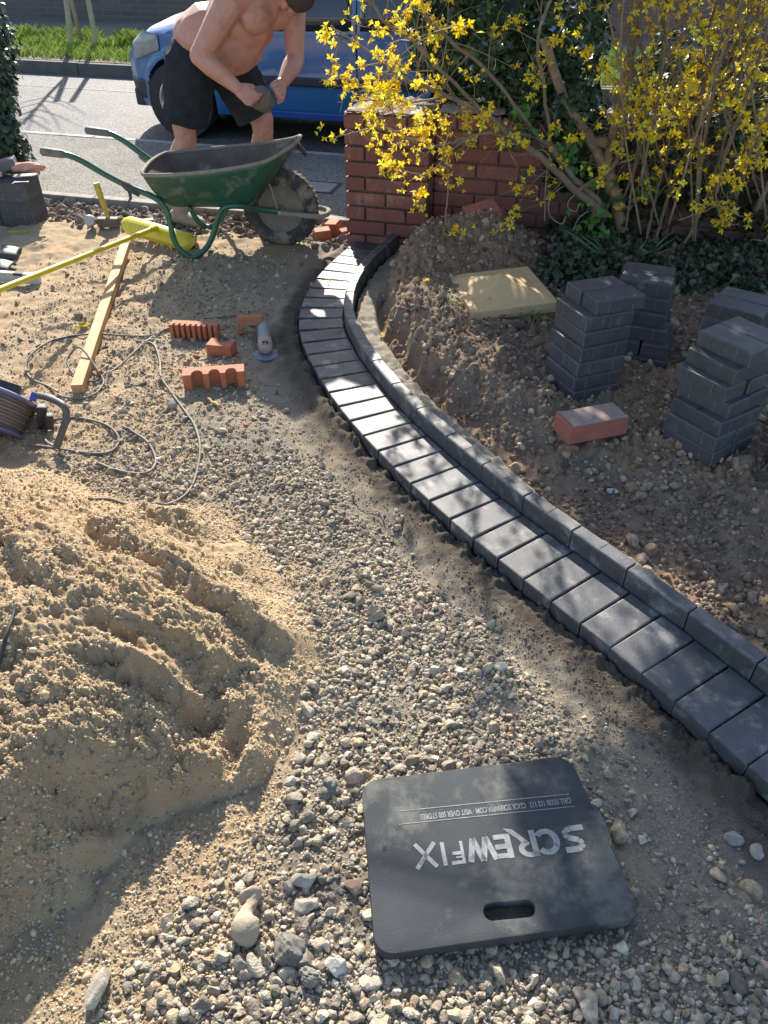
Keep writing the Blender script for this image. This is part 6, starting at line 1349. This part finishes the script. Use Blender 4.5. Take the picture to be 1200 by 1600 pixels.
for k in range(17):
    p = Vector((pyr.uniform(-.12, .12), pyr.uniform(-.04, .04), 0)); h_ = pyr.uniform(.10, .25); ln = Vector((p.x * 1.2 + pyr.gauss(0, .03), pyr.gauss(-.01, .02), h_)); w = pyr.uniform(.006, .010); V = []
    for i in range(7):
        t = i / 6; c = p + ln * t + Vector((ln.x * .5 * t * t, 0, -.05 * t * t)); ww = w * (1 - t ** 3 * .85); V += [c + Vector((-ww, 0, 0)), c + Vector((0, .003, 0)), c + Vector((ww, 0, 0))]
    b = MB(); b.add(V, [(i * 3 + j, i * 3 + j + 1, i * 3 + j + 4, i * 3 + j + 3) for i in range(6) for j in range(2)]); o = b.build('leaf', None or mat_leaf if False else bpy.data.materials.get('daff') or mat('daff', (.10, .17, .07), (.07, .13, .06), .45, 20), df, smooth=True); md = o.modifiers.new('t', 'SOLIDIFY'); md.thickness = .0015
# grass tufts by the cap stone
def tuft(name, base, n, L_, spread, cols, lab, seed, dry=0.):
    rr_ = random.Random(seed); V = []; F = []; cc = []
    for k in range(n):
        a = rr_.uniform(0, 6.28); p = Vector((rr_.gauss(0, spread * .35), rr_.gauss(0, spread * .35), 0)); d = Vector((math.cos(a), math.sin(a), 0)); l_ = L_ * rr_.uniform(.5, 1.2); s_ = Vector((-d.y, d.x, 0)) * .0017; col = rr_.choice(cols); n0 = len(V)
        for i in range(5):
            t = i / 4; c = p + d * l_ * t * (.35 + .5 * t) + Vector((0, 0, l_ * (.75 * t - .55 * t * t))); w = s_ * (1 - t * .8); V += [c - w, c + w]; cc += [col, col]
        F += [(n0 + i * 2, n0 + i * 2 + 1, n0 + i * 2 + 3, n0 + i * 2 + 2) for i in range(4)]
    me = npmesh(name, np.array([v[:] for v in V]), np.array(F), np.array(cc)); o = link(name, me, M_LEAFB, smooth=True); o.location = (base.x, base.y, hz(base.x, base.y)); return tag(o, lab, 'grass tuft')
tuft('grass_tuft', G(825, 490, .12), 150, .14, .10, [(.16, .22, .06), (.30, .30, .16), (.42, .38, .26), (.2, .26, .08)], 'dry and green grass tuft in front of the pale cap stone', 1)
tuft('grass_tuft', G(700, 470, .15), 70, .11, .08, [(.25, .28, .10), (.42, .38, .24), (.36, .30, .17)], 'thin straggly grass tuft left of the pale cap stone', 2)
# fallen flowers and twigs
def fallen(px, py, n, lab, z=0.02, sp=.018):
    q = G(px, py, z); q.z = hz(q.x, q.y) + .006 if z < .05 else z + .004; r_ = np.random.default_rng(int(px)); V = []; F = []; cc = []
    for k in range(n):
        c = np.array([r_.normal(0, sp), r_.normal(0, sp), .004]); 
        for j in range(4):
            a = r_.uniform(0, 6.28); d = np.array([math.cos(a), math.sin(a), r_.uniform(.0, .6)]); s_ = np.array([-d[1], d[0], 0]) * .0035; n0 = len(V); V += [c, c + d * .008 + s_, c + d * .019, c + d * .008 - s_]; F.append((n0, n0 + 1, n0 + 2, n0 + 3)); cc += [(.80, .62, .04)] * 4
    o = link('fallen_flower', npmesh('fallen_flower', np.array(V), np.array(F), np.array(cc)), M_FLOW, smooth=False); o.location = q; return tag(o, lab, 'flower')
fallen(130, 509, 12, 'small heap of yellow petals on the sand beside the pine batten'); fallen(514, 443, 2, 'yellow flower fallen on the sunlit pavers near the pier', .052, .004); fallen(596, 532, 3, 'yellow flower fallen on the soil behind the kerb', .02, .006); fallen(810, 462, 2, 'yellow flower lying on the front of the pale cap stone', .165, .004); fallen(665, 486, 3, 'yellow flower head fallen beside the straggly grass tuft', .04, .006)
def twig(pts, r_, lab, z=.004, col=M_TWIG):
    b = MB(); Q = smooth_path([Vector((*G(p[0], p[1], p[2] if len(p) > 2 else 0)[:2], 0)) for p in pts], 5)
    for i, q in enumerate(Q): 
        zz = hz(q.x, q.y); p_ = pts[min(i // 5, len(pts) - 1)]; q.z = max(zz, (p_[2] if len(p_) > 2 else -1)) + z + r_
    b.tube(Q, r_, 6); return tag(b.build('twig', col, smooth=True), lab, 'twig')
twig([(505, 520, .055), (530, 518, .055), (545, 490, .055), (562, 470, .12)], .0018, 'thin twig lying bent across the pavers and kerb'); twig([(500, 440, .055), (525, 438, .055), (536, 443, .055), (533, 450, .055)], .0014, 'tiny hooked twig on the sunlit pavers')
twig([(280, 1500), (292, 1545), (330, 1568), (380, 1582)], .0022, 'pale twig on the gravel at the bottom of the picture'); twig([(310, 1590), (330, 1572), (352, 1560)], .0018, 'short pale twig crossing the longer one at the bottom'); twig([(555, 780), (570, 792), (592, 798), (600, 812)], .0016, 'small twig in the mortar bed beside the course')
twig([(325, 625), (332, 632), (344, 640)], .006, 'short stub of split wood below the comb-shaped brick', col=M_WOOD); twig([(655, 520, .04), (640, 560, .02), (600, 600, .02)], .0016, 'thin stem lying along the dug edge behind the kerb')
twig([(700, 410, .2), (660, 440, .16), (625, 470, .1)], .0015, 'thin pale stem lying on the rubble bank below the bush')
# ------------------------------------------------------------ ivy-covered post at the left edge
ip = empty('ivy_post', (-2.60, 5.5, 0)); tag(ip, 'gate post completely covered in dark ivy at the left picture edge', 'ivy-covered post')
b = MB(); b.box((0, 0, .62), (.22, .22, 1.30)); b.build('post', M_B3, ip)
r8 = np.random.default_rng(14); n = 5200; a = r8.uniform(0, 2 * np.pi, n); zz = r8.uniform(-.02, 1.45, n); rad = .17 + .09 * np.clip(zz, 0, 1) + .03 * np.sin(zz * 9 + a * 2) + r8.normal(size=n) * .022; C = np.stack([np.cos(a) * rad, np.sin(a) * rad, zz], 1); Nn = np.stack([np.cos(a), np.sin(a), .5 + 0 * a], 1) + r8.normal(size=(n, 3)) * .4
o = leaf_cloud('ivy_foliage', C, Nn, r8.uniform(.03, .055, n), pal(n, [(.030, .062, .026), (.022, .045, .022), (.05, .09, .035)], r8, .2), M_IVY, 'ivy', 15, ip); o['kind'] = 'stuff'
# ------------------------------------------------------------ verge grass, young tree and stakes
r9 = np.random.default_rng(16); n = 30000; u = r9.uniform(-9, 3.5, n); v = 8.9 + r9.uniform(0, 1.5, n) ** 1; k = fbm(u, v, .7, 3, off=80) > -.35; u, v = u[k], v[k]; n = len(u); tall = 1 + 1.2 * sstep(9.3, 10.2, v) * (fbm(u, v, .5, 2, off=81) > -.1)
p = u[:, None] * np.array(RU) + v[:, None] * np.array(RV); p[:, 2] = .09; a = r9.uniform(0, 6.28, n); d = np.stack([np.cos(a), np.sin(a), 0 * a], 1); s_ = np.stack([-d[:, 1], d[:, 0], 0 * a], 1) * r9.uniform(.0035, .007, n)[:, None]; h_ = (r9.uniform(.03, .085, n) * tall)[:, None]
mid = p + d * h_ * .25 + np.array([0, 0, 1]) * h_ * .6; tip = p + d * h_ * .7 + np.array([0, 0, 1]) * h_ * .95
V = np.stack([p - s_, p + s_, mid + s_ * .7, tip, mid - s_ * .7], 1).reshape(-1, 3); idx = np.arange(n) * 5; F = np.stack([idx, idx + 1, idx + 2, idx + 3, idx + 4], 1)
tag(link('verge_grass', npmesh('verge_grass', V, F, np.repeat(pal(n, [(.24, .38, .05), (.32, .46, .08), (.17, .27, .05), (.40, .48, .13), (.36, .34, .16)], r9, .15), 5, 0)), M_LEAFB, smooth=False), kind='stuff')
M_STAKE = mat('tree_stake', (.42, .36, .25), (.32, .27, .19), .8, 12, .4, 60)
for (px, py, tx, ty, r_, lab) in ((110, 66, 99, -40, .034, 'round pale tree stake on the verge, leftmost and thickest of the three'), (150, 66, 130, -40, .032, 'round tree stake on the verge, rightmost of the three')):
    y0 = G(px, py, .1).y; y0 = 11.6 if y0 > 12 else y0; a = G(px, 72, .09); a = Vector((D(px, py, 11.1).x, 11.1, .09)); t_ = D(tx, ty, 11.1); d = (t_ - a).normalized(); b = MB(); b.tube([a - a, d * 1.5], [r_, r_ * .95], 12); o = b.build('tree_stake', M_STAKE, smooth=True, ang=40); o.location = a; tag(o, lab, 'stake', 'stakes of the young street tree')
yt = empty('young_tree', Vector((D(128, 66, 11.25).x, 11.25, .09))); tag(yt, 'slim young street tree standing between its two stakes on the verge', 'tree')
b = MB(); b.tube([(0, 0, 0), (-.03, 0, .6), (-.07, 0, 1.3), (-.08, 0, 2.2)], [.026, .024, .022, .018], 10); b.build('trunk', mat('young_bark', (.30, .28, .22), (.2, .19, .15), .8, 20), yt, smooth=True)
b = MB()
for k in range(16):
    z0 = 1.4 + .05 * k; a = k * 2.4; d = Vector((math.cos(a), math.sin(a), .9)).normalized(); p0 = Vector((-.07, 0, z0)); b.tube([p0, p0 + d * .35, p0 + d * .7 + Vector((0, 0, .1))], [.010, .007, .003], 5)
b.build('crown', mat('young_bark2', (.26, .22, .17)), yt, smooth=True)
